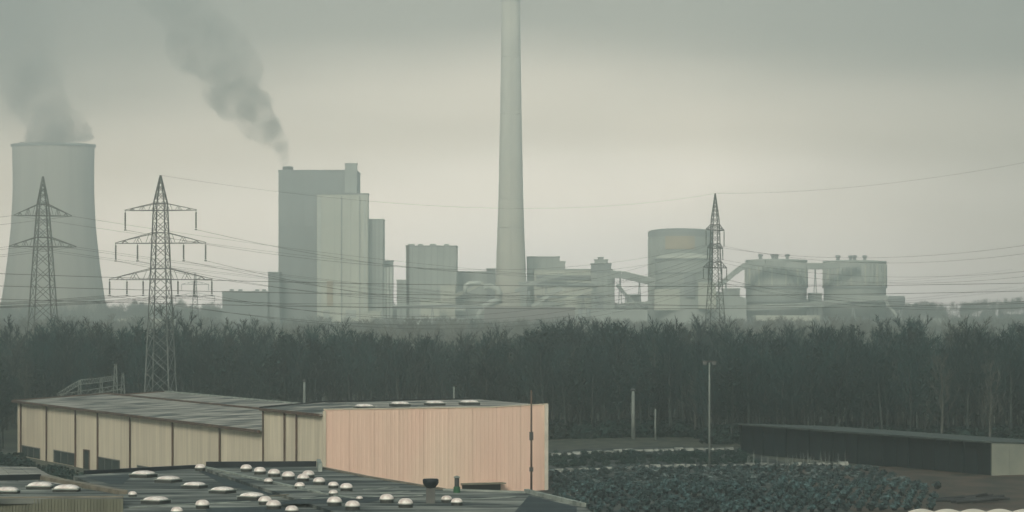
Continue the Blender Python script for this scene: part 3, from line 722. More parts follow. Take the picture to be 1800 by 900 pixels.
p2 = Vector((-60.0, 505.0)); p3 = Vector((59.2, 862.0)); p1 = Vector((-111.0, 700.0))
z2 = zg(*p2)
tips2, top2 = pylon('pylon', (p2.x, p2.y, z2), 44 - z2,
                    [(0, 2.75), (9 - z2, 2.05), (26 - z2, 1.42), (39.2 - z2, .95), (44 - z2, .06)],
                    [(38 - z2, 39.2 - z2, 6.4, (-6.3, 6.3), 3.3), (32.4 - z2, 34.2 - z2, 8.1, (-8.0, -4.1, 4.1, 8.0), 3.0), (26.2 - z2, 28.1 - z2, 9.2, (-9.1, -6.0, -3.1, 3.1, 6.0, 9.1), 2.7)],
                    -math.atan2(119, 357) * .6, 'dark lattice pylon with three cross arms standing just behind the long cream warehouse', .125, .06)
tips1, top1 = pylon('pylon', (p1.x, p1.y, 0), 52.6, [(0, 3.9), (36, 1.75), (46, 1.1), (52.6, .07)],
                    [(43.3, 46, 7.0, (), 2.5), (36, 38.2, 8.1, (), 2.5)], 0.42, 'dark lattice pylon with two cross arms in front of the cooling tower', .19, .08)
tips3, top3 = pylon('pylon', (p3.x, p3.y, 0), 55, [(0, 3.3), (33, 1.35), (47, .95), (55, .08)],
                    [(44.3, 46, 8.2, (-8.0, 8.0), 4.5), (39, 40.4, 7.0, (-6.8, 6.8), 3.2), (33.3, 35.2, 10.5, (-10.3, 10.3, -6.0, 6.0), 3.2)],
                    R(67), 'slim lattice pylon seen edge on in front of the big round silo', .16, .07)
pf = P(343, 600, D=1500); pylon('pylon', (pf.x, pf.y, 0), 40, [(0, 2.6), (24, 1.3), (40, .3)],
                                [(34, 35.5, 7, (-6.8, 6.8), 3), (28, 29.8, 10, (-9.8, 9.8), 3)], 0.1, 'faint distant pylon half lost in haze right of the three armed pylon', .2, .09)
def wire(a, b, sag, r, label, group, n=26, name='power_line'):
    a, b = Vector(a), Vector(b); pts = []
    for i in range(n + 1):
        u = i / n; p = a.lerp(b, u); p.z -= 4 * sag * u * (1 - u); pts.append(p)
    MB().tube(pts, r, 3, cap=False).build(name, M_WIRE, label=label, category='power line', group=group)
G1 = 'conductors between the warehouse pylon and the edge on pylon'
dst = sorted(tips3, key=lambda p: (-p.z, p.x)); src = sorted(tips2, key=lambda p: (-p.z, p.x))
wire(top2, top3, 5.0, .018, 'thin earth wire running from pylon tip to pylon tip across the sky', G1)
for i, a in enumerate(src[:12]):
    wire(a, dst[i % len(dst)] + Vector((0, 0, -.3 * (i // 8))), 7 + .9 * (i % 4), .028, 'thin conductor sagging from the pylon behind the warehouse towards the distant edge on pylon', G1)
G2 = 'conductors leaving the frame on the right'
p4 = Vector((165, 560, 0))
wire(top3, (165, 560, 66), 6.0, .026, 'topmost thin wire climbing to the right edge of the sky', G2)
for i, a in enumerate(dst):
    off = (i - 3.5) * 2.4
    wire(a, (165 + off, 560 + off * .5, a.z + 7.5 - .7 * i), 9 + (i % 3), .032, 'thin conductor fanning upward to the right edge above the twin silos', G2)
G3 = 'low conductors crossing the whole view near the horizon'
for k, (zl, zr, sag) in enumerate(((28.2, 27.5, 6.6), (30.5, 30.0, 6.2), (33.5, 31.6, 6.4))):
    wire((-210, 560 + 6 * k, zl), (235, 690 + 6 * k, zr), sag, .055, 'dark low power line crossing the whole view just above the tree tops', G3, 40)
G4 = 'conductors around the cooling tower pylon'
rot = Matrix.Rotation(.42, 3, 'Z')
for x, z in ((-7, 43.3), (7, 43.3), (-8, 36), (-4.5, 36), (4.5, 36), (8, 36)):
    a = rot @ Vector((x, 0, z)) + Vector((p1.x, p1.y, 0))
    wire(a, (a.x - 150, a.y - 230, z - 4), 7, .035, 'conductor leaving the cooling tower pylon towards the left edge', G4, 16)
    wire(a, (a.x + 330, a.y + 560, z - 5), 11, .03, 'conductor running from the cooling tower pylon towards the power station', G4)
for i, a in enumerate(src[6:12]):
    wire(a, (a.x - 110, a.y - 150, a.z + .6), 3.0, .035, 'low conductor leaving the warehouse pylon towards the left edge', 'conductors leaving the warehouse pylon to the left', 14)

# pale lattice gantry behind the warehouse roof, left of the pylon
gt = thing('switchyard_gantry', 'pale low lattice gantry with twin peaks showing above the left warehouse roof', 'gantry', (0, 0, 0))
DG = 528
def G(x, y, dy=0): return P(x, y, D=DG + dy)
for xx, yt in ((203, 640), (216, 655), (140, 668), (178, 664)):
    m = MB(); w2 = .45
    for sx in (-w2, w2):
        for sy in (-w2, w2): m.bar(G(xx, 765) + Vector((sx * 1.6, sy * 1.6, 0)), G(xx, yt) + Vector((sx * .3, sy * .3, 0)), .055, 4)
    zz = 0.0; a = G(xx, 765).z; b = G(xx, yt).z
    nn = 9
    for k in range(nn):
        u0, u1 = k / nn, (k + 1) / nn; h0 = w2 * (1.6 - 1.3 * u0); h1 = w2 * (1.6 - 1.3 * u1); c = G(xx, 765)
        m.bar(c + Vector((-h0, -h0, (b - a) * u0)), c + Vector((h1, -h1, (b - a) * u1)), .04, 3); m.bar(c + Vector((h0, -h0, (b - a) * u0)), c + Vector((-h1, -h1, (b - a) * u1)), .04, 3)
    m.build('column', M_POST, gt)
for (xa, ya), (xb, yb) in (((140, 668), (178, 664)), ((178, 664), (203, 660)), ((100, 692), (140, 668)), ((100, 694), (216, 676))):
    m = MB(); A, B = G(xa, ya), G(xb, yb)
    m.bar(A, B, .07, 4); m.bar(A - Vector((0, 0, .8)), B - Vector((0, 0, .8)), .07, 4)
    for k in range(8):
        m.bar(A.lerp(B, k / 8), A.lerp(B, (k + .5) / 8) - Vector((0, 0, .8)), .04, 3); m.bar(A.lerp(B, (k + 1) / 8), A.lerp(B, (k + .5) / 8) - Vector((0, 0, .8)), .04, 3)
    m.build('beam', M_POST, gt)

# ------------------------------------------------------------------ power station
DPW = 2300
KP = DPW / F
def X_(px, D=DPW): return (px - 900) * D / F
def Z_(py, D=DPW): return CZ - (py - HZ) * D / F
def block(t, x0, x1, ytop, D, depth, mt, pn=5, rows=1, name='wall', panel='panel', roofm=None, ybot=None, gap=0.35, mt2=None):
    """a clad block: a core, separate facade panels, a roof edge"""
    xa, xb, z1 = X_(x0, D), X_(x1, D), Z_(ytop, D); z0 = -.5 if ybot is None else Z_(ybot, D)
    m = MB(); m.box(((xa + xb) / 2, D + depth / 2, (z0 + z1) / 2), (xb - xa - .6, depth - .6, z1 - z0 - .3)); m.build(name, mt2 or mt, t)
    if pn:
        cw = (xb - xa) / pn; ch = (z1 - z0) / rows
        pm = MB(); pm.box((0, 0, 0), (cw - gap, .5, ch - gap)); me = pm.mesh(panel); me.materials.append(mt)
        sm = MB(); sm.box((0, 0, 0), (.5, depth / 2 - gap, ch - gap)); me2 = sm.mesh(panel); me2.materials.append(mt)
        for i in range(pn):
            for j in range(rows): put(panel, me, t, (xa + cw * (i + .5), D, z0 + ch * (j + .5)))
        for sx in (xa, xb):
            for q in (0, 1):
                for j in range(rows): put(panel, me2, t, (sx, D + depth * (q + .5) / 2, z0 + ch * (j + .5)))
    m = MB(); m.box(((xa + xb) / 2, D + depth / 2, z1 + .1), (xb - xa + 1.2, depth + 1.2, 1.0)); m.build('roof_edge', roofm or mt2 or mt, t)
    return xa, xb, z1

# cooling tower
ct = P(94, 545, D=2640); kk = 2640 / F
t = thing('cooling_tower', 'large hyperbolic concrete cooling tower steaming at the left edge', 'cooling tower', (ct.x, ct.y, 0))
def ct_r(py):
    pts = [(252, 72), (300, 71), (340, 71), (400, 74), (430, 77), (480, 83), (520, 89), (560, 96), (605, 104)]
    for (a, b), (c, d) in zip(pts[:-1], pts[1:]):
        if a <= py <= c: return (b + (d - b) * (py - a) / (c - a)) * kk
    return pts[-1][1] * kk
prof = [(ct_r(y), Z_(y, 2640)) for y in range(580, 251, -12)]
m = MB(); inner = [(r_ - .8, z) for r_, z in prof[::-1]]; m.lathe(prof + inner, n=72, cap=False)
m.build('shell', M_TOWER, t, True)
m = MB(); zt_ = prof[-1][1]; rt = prof[-1][0]; m.lathe([(rt + .2, zt_ - 1.5), (rt + 1.3, zt_ - 1.2), (rt + 1.3, zt_ + .8), (rt - 1.2, zt_ + .8), (rt - 1.2, zt_ - 1.5)], n=72, cap=False); m.build('rim', M_PDARK, t)
for k in range(36):
    a = 2 * pi * k / 36; r0 = prof[0][0] + 2; r1 = prof[0][0] - .3; m = MB()
    m.bar((r0 * cos(a), r0 * sin(a), -.5), (r1 * cos(a + .07), r1 * sin(a + .07), prof[0][1] + .2), .6, 6); m.build('strut', M_CONC, t)

# chimney
t = thing('chimney', 'very tall tapering concrete chimney rising out of the top of the picture', 'chimney', (X_(898), DPW, 0))
cp = [(600, 31.5), (545, 29), (480, 26.5), (400, 23.5), (350, 21.8), (200, 19), (100, 17.4), (0, 16.2), (-190, 14.5)]
rings = [(r_ * KP, Z_(y)) for y, r_ in cp]
for i, ((r0, z0), (r1, z1)) in enumerate(zip(rings[:-1], rings[1:])):
    m = MB(); m.lathe([(r0, z0), (r1, z1 - .3)], n=40, cap=(i == len(rings) - 2)); m.build('shaft_section', M_CONC, t, True)
for y in (362, 200, 60):
    r_ = [b for a, b in cp if a <= y][0] if False else None
for (r0, z0) in rings[-2:-1]:
    m = MB(); m.lathe([(r0 - .2, z0 - .6), (r0 + .9, z0 - .5), (r0 + .9, z0 + .6), (r0 - .2, z0 + .7)], n=32, cap=False); m.build('gallery', M_CONC, t)
m = MB(); m.bar((0, -rings[0][0] - .1, 0), (0, -rings[-1][0] - .1, rings[-1][1]), .12, 4); m.build('ladder_run', M_PMID, t)

# boiler house group
t = thing('boiler_house', 'tallest dark boiler house block with small stack at its left corner', 'power station block')
block(t, 490, 626, 300, 2323, 60, M_PDARK, 6, 3)
m = MB(); m.lathe([(X_(514, 2323) - X_(494, 2323) and 3.8, 0), (3.6, 22)], (X_(504, 2323), 2334.5, Z_(300, 2323) - 18), 20); m.build('stack', M_PDARK, t, True)
m = MB(); m.lathe([(4.3, 0), (4.3, 2)], (X_(504, 2323), 2334.5, Z_(300, 2323) + 1.2), 20); m.build('stack_rim', M_STEELD, t)
t = thing('stair_tower', 'slender stair tower standing above the right end of the tallest boiler house', 'tower')
block(t, 607, 626.5, 288, 2309.2, 9, M_PMID, 2, 6)
t = thing('turbine_front_block', 'pale green grey block in front of the tallest boiler house with vertical joints', 'power station block')
xa, xb, z1 = block(t, 558, 646, 341, 2282.75, 18, M_PLIGHT, 3, 1, mt2=M_PMID, roofm=M_PDARK)
for px, wd in ((562, 5), (600.5, 1.6), (632.5, 1.4), (641, 3)):
    m = MB(); m.box((X_(px, 2282.75), 2282.06, (Z_(341, 2282.75)) / 2), (wd * KP, .7, Z_(341, 2282.75) - 3)); m.build('mullion_strip', M_PDARK if wd < 2 else M_PPALE, t)
m = MB(); m.box((X_(580, 2282.75), 2282.06, Z_(516, 2282.75)), (4.6, .5, 19)); m.build('orange_panel', M_ORANGE, t)
for px, wdx in ((574, 5), (617, 8)):
    m = MB(); m.box((X_(px, 2282.75), 2281.94, Z_(552, 2282.75)), (wdx, .6, 6)); m.build('gate', M_PMID, t)
t = thing('ribbed_side_block', 'narrow ribbed block stepping down right of the pale front block', 'power station block')
xa, xb, z1 = block(t, 646, 673, 386, 2294.25, 30, M_PMID, 4, 2)
for i in range(5):
    m = MB(); m.box((xa + (xb - xa) * i / 4, 2293.67, z1 / 2), (.5, .8, z1)); m.build('rib', M_PDARK, t)
t = thing('small_silo_block', 'small pale block with slim pipes right of the ribbed block', 'power station block')
block(t, 673, 690, 459, 2311.5, 14, M_PMID, 2, 2, roofm=M_PDARK)
for px in (676, 682, 688):
    m = MB(); m.lathe([(1.1, 0), (1.1, Z_(470, 2297.7))], (X_(px, 2297.7), 2297.7, 0), 8); m.build('pipe', M_PPALE, t, True)
t = thing('low_left_block', 'long low grey block at the left foot of the tallest boiler house', 'power station block')
block(t, 391, 470, 513, 2300, 40, M_PDARK, 8, 1)
block(t, 472, 491, 479, 2304.6, 36, M_PDARK, 2, 1)
for px in (405, 420, 450, 462):
    m = MB(); m.box((X_(px, 2300), 2311.5, Z_(511, 2300)), (3, 4, 2.5)); m.build('roof_vent', M_PDARK, t)
t = thing('second_boiler_house', 'mid height grey green boiler house with a lower left step', 'power station block')
xa, xb, z1 = block(t, 714, 802, 433, 2311.5, 50, M_PMID, 8, 4, mt2=M_PDARK)
m = MB(); m.box((X_(717, 2311.5), 2310.58, z1 / 2), (2.2, 1.0, z1 + 2)); m.build('corner_duct', M_TRIM, t)
block(t, 698, 713.5, 493, 2304.6, 30, M_PMID, 2, 2)
m = MB()
for px in (722, 738, 760, 784): m.box((X_(px, 2311.5), 2328.75, z1 + 1), (5, 6, 2.4)); 
for i, px in enumerate((722, 738, 760, 784)):
    m = MB(); m.box((X_(px, 2311.5), 2328.75, z1 + 1.3), (5 - i % 2, 6, 1.8)); m.build('roof_vent', M_PMID, t)
t = thing('machine_hall', 'lower flat hall between the second boiler house and the tall chimney', 'power station block')
block(t, 802, 870, 478, 2346, 40, M_PMID, 6, 2)
block(t, 856, 870, 473, 2334.5, 8, M_PDARK, 1, 1)
t = thing('stepped_filter_house', 'stepped grey building just right of the tall chimney foot', 'power station block')
block(t, 927, 983, 452, 2334.5, 36, M_PMID, 5, 3, mt2=M_PDARK); block(t, 983, 993, 460, 2332.2, 30, M_PMID, 1, 2)
t = thing('coal_handling_hall', 'long mid grey hall with banded facade left of the raised conveyor', 'power station block')
block(t, 940, 1076, 474, 2300, 40, M_PLIGHT, 10, 2, mt2=M_PMID)
for y0, y1, mt_ in ((484, 492, M_PDARK), (500, 504, M_PDARK), (519, 523, M_PDARK)):
    m = MB(); m.box((X_(1008), 2299.08, Z_((y0 + y1) / 2)), (130 * KP, .9, (y1 - y0) * KP)); m.build('window_band', mt_, t)
block(t, 1040, 1080, 478, 2277, 14, M_PMID, 4, 3, mt2=M_PDARK)
t = thing('transfer_tower', 'stacked machinery tower head rising above the coal hall roof', 'tower')
block(t, 1040, 1074, 464, 2288.5, 12, M_PDARK, 3, 1, ybot=480)
block(t, 1046, 1068, 457, 2290.8, 8, M_PMID, 2, 1, ybot=464)
block(t, 1052, 1060, 453, 2293.1, 5, M_PDARK, 1, 1, ybot=457)
def gantry(name, pts, D, hpx, wid, mt, label, cat, legs=()):
    t = thing(name, label, cat); k = D / F; pp = [P(x, y, D=D) for x, y in pts]
    for i, (a, b) in enumerate(zip(pp[:-1], pp[1:])):
        d = b - a; q = d.normalized().to_track_quat('X', 'Z').to_matrix(); m = MB()
        m.box((a + b) / 2, (d.length - .25, wid, hpx * k), M=q); sec = m.build('section', mt, t)
        m = MB(); m.box((a + b) / 2 + Vector((0, 0, hpx * k / 2 + .3)), (d.length, wid + .6, .5), M=q); m.build('cover', M_PPALE, sec)
        m = MB(); m.box((a + b) / 2 - Vector((0, 0, hpx * k / 2 + .2)), (d.length, wid + .5, .5), M=q); m.build('deck', M_PDARK, sec)
    for x, y in legs:
        p = P(x, y, D=D); m = MB()
        m.bar((p.x - 2.5, p.y, 0), (p.x, p.y, p.z), .5, 4); m.bar((p.x + 2.5, p.y, 0), (p.x, p.y, p.z), .5, 4); m.build('trestle', M_PDARK, t)
    return t
gantry('conveyor_bridge', [(1074, 482), (1092, 483), (1108, 486), (1124, 490), (1140, 494), (1160, 498), (1180, 500)], 2271.25, 11, 4, M_PMID, 'curved enclosed conveyor bridge running down from the coal hall to the round silo', 'conveyor', [(1090, 485), (1124, 490)])
gantry('inclined_conveyor', [(1084, 500), (1098, 516), (1112, 532), (1122, 545)], 2263.2, 6, 3, M_PDARK, 'steep dark inclined conveyor below the curved bridge', 'conveyor', [(1100, 517)])
gantry('pale_chute', [(935, 540), (952, 528), (972, 514), (988, 506)], 2254, 7, 4, M_PPALE, 'pale inclined chute right of the tall chimney foot', 'conveyor', [(960, 522)])
gantry('silo_feed_conveyor', [(1262, 503), (1276, 492), (1290, 480), (1304, 470), (1322, 463), (1345, 462), (1380, 465), (1418, 468), (1448, 468), (1475, 466), (1510, 463)], 2254, 9, 4, M_PMID,
       'covered conveyor climbing from the round silo over the tops of the twin silos', 'conveyor', [(1276, 492), (1433, 468)])
gantry('lower_deck', [(1262, 543), (1330, 541), (1400, 538), (1450, 534), (1500, 527), (1560, 524)], 2242.5, 7, 8, M_PMID, 'long raised loading deck under the twin silos', 'loading deck', [(1290, 543), (1350, 541), (1420, 537), (1500, 528)])
gantry('coal_belt', [(905, 512), (935, 499), (965, 488), (990, 483)], 2262, 5, 4, M_PMID, 'gently rising coal belt from the chimney foot to the coal hall roof', 'conveyor', [(930, 501), (960, 490)])
gantry('cross_conveyor', [(978, 532), (1010, 520), (1042, 508)], 2250, 5, 4, M_PLIGHT, 'pale cross conveyor in front of the coal hall facade', 'conveyor', [(1000, 524), (1025, 515)])
gantry('upper_gallery', [(925, 497), (965, 497), (1010, 498), (1045, 500)], 2272, 3, 3, M_PDARK, 'thin dark upper gallery along the coal hall facade', 'gallery')
gantry('yard_bridge', [(1086, 538), (1112, 534), (1140, 533)], 2240, 4, 4, M_PMID, 'short flat bridge between the coal hall and the round silo', 'conveyor', [(1098, 536), (1128, 534)])
gantry('rail_deck', [(690, 540), (740, 538), (800, 537), (850, 541)], 2230, 3.5, 5, M_PDARK, 'thin dark pipe bridge in front of the second boiler house', 'pipe bridge', [(705, 540), (760, 538), (820, 539)])
gantry('sloped_duct', [(800, 520), (826, 510), (850, 497)], 2275, 5, 4, M_PLIGHT, 'pale sloped duct climbing from the machine hall to the chimney', 'duct')
for q_, (x0_, x1_, y_, D_, mt_) in enumerate(((905, 925, 497, 2290, M_PMID), (995, 1012, 526, 2235, M_PLIGHT), (1048, 1060, 522, 2232, M_PDARK), (955, 975, 531, 2236, M_PMID), (740, 772, 529, 2260, M_PLIGHT),
        (1104, 1126, 519, 2300, M_PMID), (1424, 1444, 516, 2320, M_PMID), (640, 668, 548, 2220, M_PLIGHT), (775, 800, 503, 2290, M_PLIGHT), (1272, 1300, 508, 2330, M_PMID))):
    t = thing('plant_annex', ('small grey annex hugging the right of the chimney foot', 'little pale annex low in front of the coal hall', 'slim dark annex at the right of the coal hall front', 'squat grey annex under the pale chute',
        'low pale annex at the foot of the second boiler house', 'grey annex behind the inclined conveyor', 'grey annex seen through the gap between the twin silos', 'low pale annex at the foot of the ribbed side block',
        'pale lean annex right of the second boiler house', 'grey annex between the round silo and the left twin silo')[q_], 'building')
    block(t, x0_, x1_, y_, D_, 14, mt_, 3, 2)
# bent pale pipes near the chimney
def pipe_run(pts, r, D, label):
    m = MB(); m.tube([P(x, y, D=D) for x, y in pts], r, 10); m.build('pipeline', M_PPALE, smooth=True, label=label, category='pipeline', group='pale bent pipelines by the chimney')
pipe_run([(817, 515), (818, 503), (824, 498), (845, 497)], 1.7, 2259.75, 'pale pipe bend curling over left of the chimney foot')
pipe_run([(850, 504), (862, 503), (874, 508), (880, 518), (880, 530), (868, 532)], 2.2, 2256.3, 'thick pale looping pipe right in front of the chimney foot')
pipe_run([(877, 528), (862, 532), (850, 540), (843, 552), (842, 575), (842, 588)], 2.4, 2248.25, 'thick pale pipe dropping down into the trees below the chimney')
pipe_run([(800, 546), (812, 547), (822, 544)], 2.6, 2242.5, 'short fat pale pipe stub in front of the machine hall')
# foreground bits of the station
t = thing('long_low_hall', 'long low hall with pale horizontal roof lines in front of the station', 'building')
block(t, 676, 836, 561, 2070, 30, M_PMID, 12, 1, mt2=M_PDARK)
for y in (569, 577):
    m = MB(); m.box((X_(765, 2070), 2069.08, Z_(y, 2070)), (130 * 2070 / F, .6, .9)); m.build('pale_band', M_PPALE, t)
t = thing('brown_low_block', 'broad brownish low block in front of the chimney foot', 'building')
block(t, 852, 1010, 541, 2127.5, 40, mat('brown_block', (0.34, 0.31, 0.29), None, .05), 10, 1)
t = thing('rear_low_block', 'low grey block between the chimney and the round silo behind two slim stacks', 'building')
block(t, 1012, 1138, 546, 2116, 30, M_PMID, 8, 1)
for px in (1020, 1034):
    m = MB(); k = 2047 / F; m.lathe([(1.6, 0), (1.5, Z_(542, 2047))], (X_(px, 2047), 2047, 0), 12)
    m.build('slim_stack', M_PDARK, smooth=True, label='left one of two slim dark stacks before the coal hall' if px == 1020 else 'right one of two slim dark stacks before the coal hall', category='stack', group='pair of slim stacks')
t = thing('low_shed', 'low grey roofed shed right of the round silo', 'building')
m = MB(); xa, xb = X_(1262, 2231), X_(1312, 2231)
m.prism([(xa, 2231, Z_(512, 2231)), (xb, 2231, Z_(524, 2231)), (xb, 2259.75, Z_(524, 2231)), (xa, 2259.75, Z_(512, 2231))], -.5, 10); m.build('hall', M_PMID, t)
# big round silo
DS = 2334.5
t = thing('round_silo', 'big round domed coal silo with orange band behind the edge on pylon', 'silo', (X_(1196, DS), DS, 0))
rS = 56 * DS / F; zS = Z_(407, DS); prof_ = [(rS, -.5), (rS, zS)]
m = MB(); m.lathe(prof_, n=56, cap=False); m.build('drum', M_PMID, t, True)
m = MB(); m.lathe([(rS * cos(a * pi / 2 / 6), zS + 2.6 * sin(a * pi / 2 / 6)) for a in range(6)] + [(.5, zS + 2.6)], n=56); m.build('roof_dome', M_PDARK, t, True)
m = MB(); m.lathe([(rS + .5, zS - 4.4), (rS + .5, zS - .5)], n=56, cap=False); m.build('top_band', M_PDARK, t, True)
for k in range(40):
    a = -pi + pi * k / 39; m = MB(); m.box(((rS + .15) * cos(a), (rS + .15) * sin(a), zS / 2 - 2.5), (.7, .5, zS - 5.5), a); m.build('rib', M_PMID, t)
m = MB(); n_ = 9; z0_, z1_ = Z_(439, DS), Z_(416, DS)
for k in range(n_):
    a0 = -pi / 2 - .53 + .92 * k / n_; a1 = a0 + .92 / n_; rr_ = rS + .8
    m.add([(rr_ * cos(a0), rr_ * sin(a0), z0_), (rr_ * cos(a1), rr_ * sin(a1), z0_), (rr_ * cos(a1), rr_ * sin(a1), z1_), (rr_ * cos(a0), rr_ * sin(a0), z1_),
           (rS * cos(a0), rS * sin(a0), z0_), (rS * cos(a1), rS * sin(a1), z0_), (rS * cos(a1), rS * sin(a1), z1_), (rS * cos(a0), rS * sin(a0), z1_)],
          [(0, 1, 2, 3), (3, 2, 6, 7), (0, 4, 5, 1)])
m.build('orange_band', M_ORANGE, t)
DT = 2271.25
t = thing('domed_tank', 'lower grey tank with shallow pale dome in front of the round silo', 'tank', (X_(1202, DT), DT, 0))
rT = 50 * DT / F; zT = Z_(455, DT)
m = MB(); m.lathe([(rT, -.5), (rT, zT)], n=48, cap=False); m.build('drum', M_PMID, t, True)
m = MB(); m.lathe([(rT * cos(a * pi / 2 / 6), zT + 4.6 * sin(a * pi / 2 / 6)) for a in range(6)] + [(.5, zT + 4.6)], n=48); m.build('roof_dome', M_PLIGHT, t, True)
for z in (zT - .5, Z_(503, DT), Z_(480, DT)):
    m = MB(); m.lathe([(rT + .1, z - .5), (rT + .9, z - .4), (rT + .9, z + .4), (rT + .1, z + .5)], n=48, cap=False); m.build('ring', M_PDARK, t)
m = MB(); m.box((X_(1209, DT) - X_(1202, DT), -rT - .2, Z_(503, DT)), (19 * KP, 3.0, 38 * KP)); m.build('lift_shaft', M_PDARK, t)
m = MB(); m.box((X_(1170, DT) - X_(1202, DT), -rT + 3.5, Z_(527, DT)), (44 * KP, 8, 36 * KP)); m.build('base_house', M_PLIGHT, t)
m = MB(); m.box((X_(1240, DT) - X_(1202, DT), -rT + 4.5, Z_(520, DT)), (30 * KP, 8, 46 * KP)); m.build('base_house', M_PLIGHT, t)
# twin silos
def silo(x0, x1, yt, label, knobs):
    D = 2288.5; t = thing('ribbed_silo', label, 'silo', (X_((x0 + x1) / 2, D), D, 0), 0, 'twin ribbed silos'); r_ = (x1 - x0) / 2 * D / F; zt = Z_(yt, D)
    m = MB(); m.lathe([(r_, Z_(545, D) - 5), (r_, zt - 1.5)], n=44); m.build('drum', M_PMID, t, True)
    m = MB(); m.lathe([(r_ + .5, zt - 1.5), (r_ + .5, zt), (r_ * .5, zt + .7), (.5, zt + .9)], n=44); m.build('lid', M_PMID, t, True)
    for k in range(22):
        a = -pi + pi * k / 21; m = MB(); m.box(((r_ + .3) * cos(a), (r_ + .3) * sin(a), (zt + Z_(505, D)) / 2 - 1), (1.3, 1.0, zt - Z_(505, D) - 3), a); m.build('rib', M_PMID if k % 3 else M_PLIGHT, t)
    for z in (Z_(505, D), Z_(530, D)):
        m = MB(); m.lathe([(r_ + .1, z - .8), (r_ + 1.1, z - .7), (r_ + 1.1, z + .7), (r_ + .1, z + .8)], n=44, cap=False); m.build('ring', M_PDARK, t)
    for k in range(10):
        a = -pi + pi * k / 9; m = MB(); m.bar((r_ * .93 * cos(a), r_ * .93 * sin(a), -.5), (r_ * .93 * cos(a), r_ * .93 * sin(a), Z_(545, D) - 4.8), 1.1, 6); m.build('leg', M_PDARK, t)
    for kx in knobs:
        m = MB(); m.lathe([(1.3, zt + .4), (1.3, zt + 2.6), (2.0, zt + 2.8), (2.0, zt + 4.2), (1, zt + 4.5)], (X_(kx, D) - X_((x0 + x1) / 2, D), -4, 0), 10); m.build('filter_cap', M_PDARK, t)
silo(1311, 1418, 457, 'left one of the twin ribbed silos, with the conveyor arriving on it', (1336, 1358, 1364, 1383))
silo(1448, 1557, 459, 'right one of the twin ribbed silos, beside the hopper', (1472, 1494, 1501, 1519))
t = thing('loading_hopper', 'dark rounded hopper with a pale diagonal strut at the right end of the loading deck', 'hopper', P(1576, 531, D=2236.75)); k = 2236.75 / F
m = MB(); m.lathe([(7 * k, -14 * k), (13 * k, -8 * k), (15 * k, 0), (15 * k, 9 * k), (13 * k, 11 * k)], n=20); m.build('bowl', M_PDARK, t, True)
m = MB(); m.bar((-22 * k, 0, 6 * k), (4 * k, -2, -30 * k), 1.1, 6); m.build('strut', M_PPALE, t)
for s in (-1, 1):
    m = MB(); m.bar((s * 8 * k, 0, -8 * k), (s * 9 * k, 0, -P(1576, 531, D=2236.75).z), .7, 6); m.build('leg', M_PDARK, t)
for i, (x0, x1, yt, D, dep) in enumerate(((1330, 1440, 556, 2127.5, 24), (1590, 1668, 561, 2185, 24), (210, 300, 562, 1955, 20), (1000, 1068, 566, 1725, 16))):
    t = thing('low_shed', ['low flat shed in front of the left twin silo', 'low flat shed right of the hopper', 'low faint shed between cooling tower and low left block', 'low flat shed in the trees below the coal hall'][i], 'building')
    block(t, x0, x1, yt, D, dep, M_PLIGHT if i % 2 == 0 else M_PMID, 6, 1)

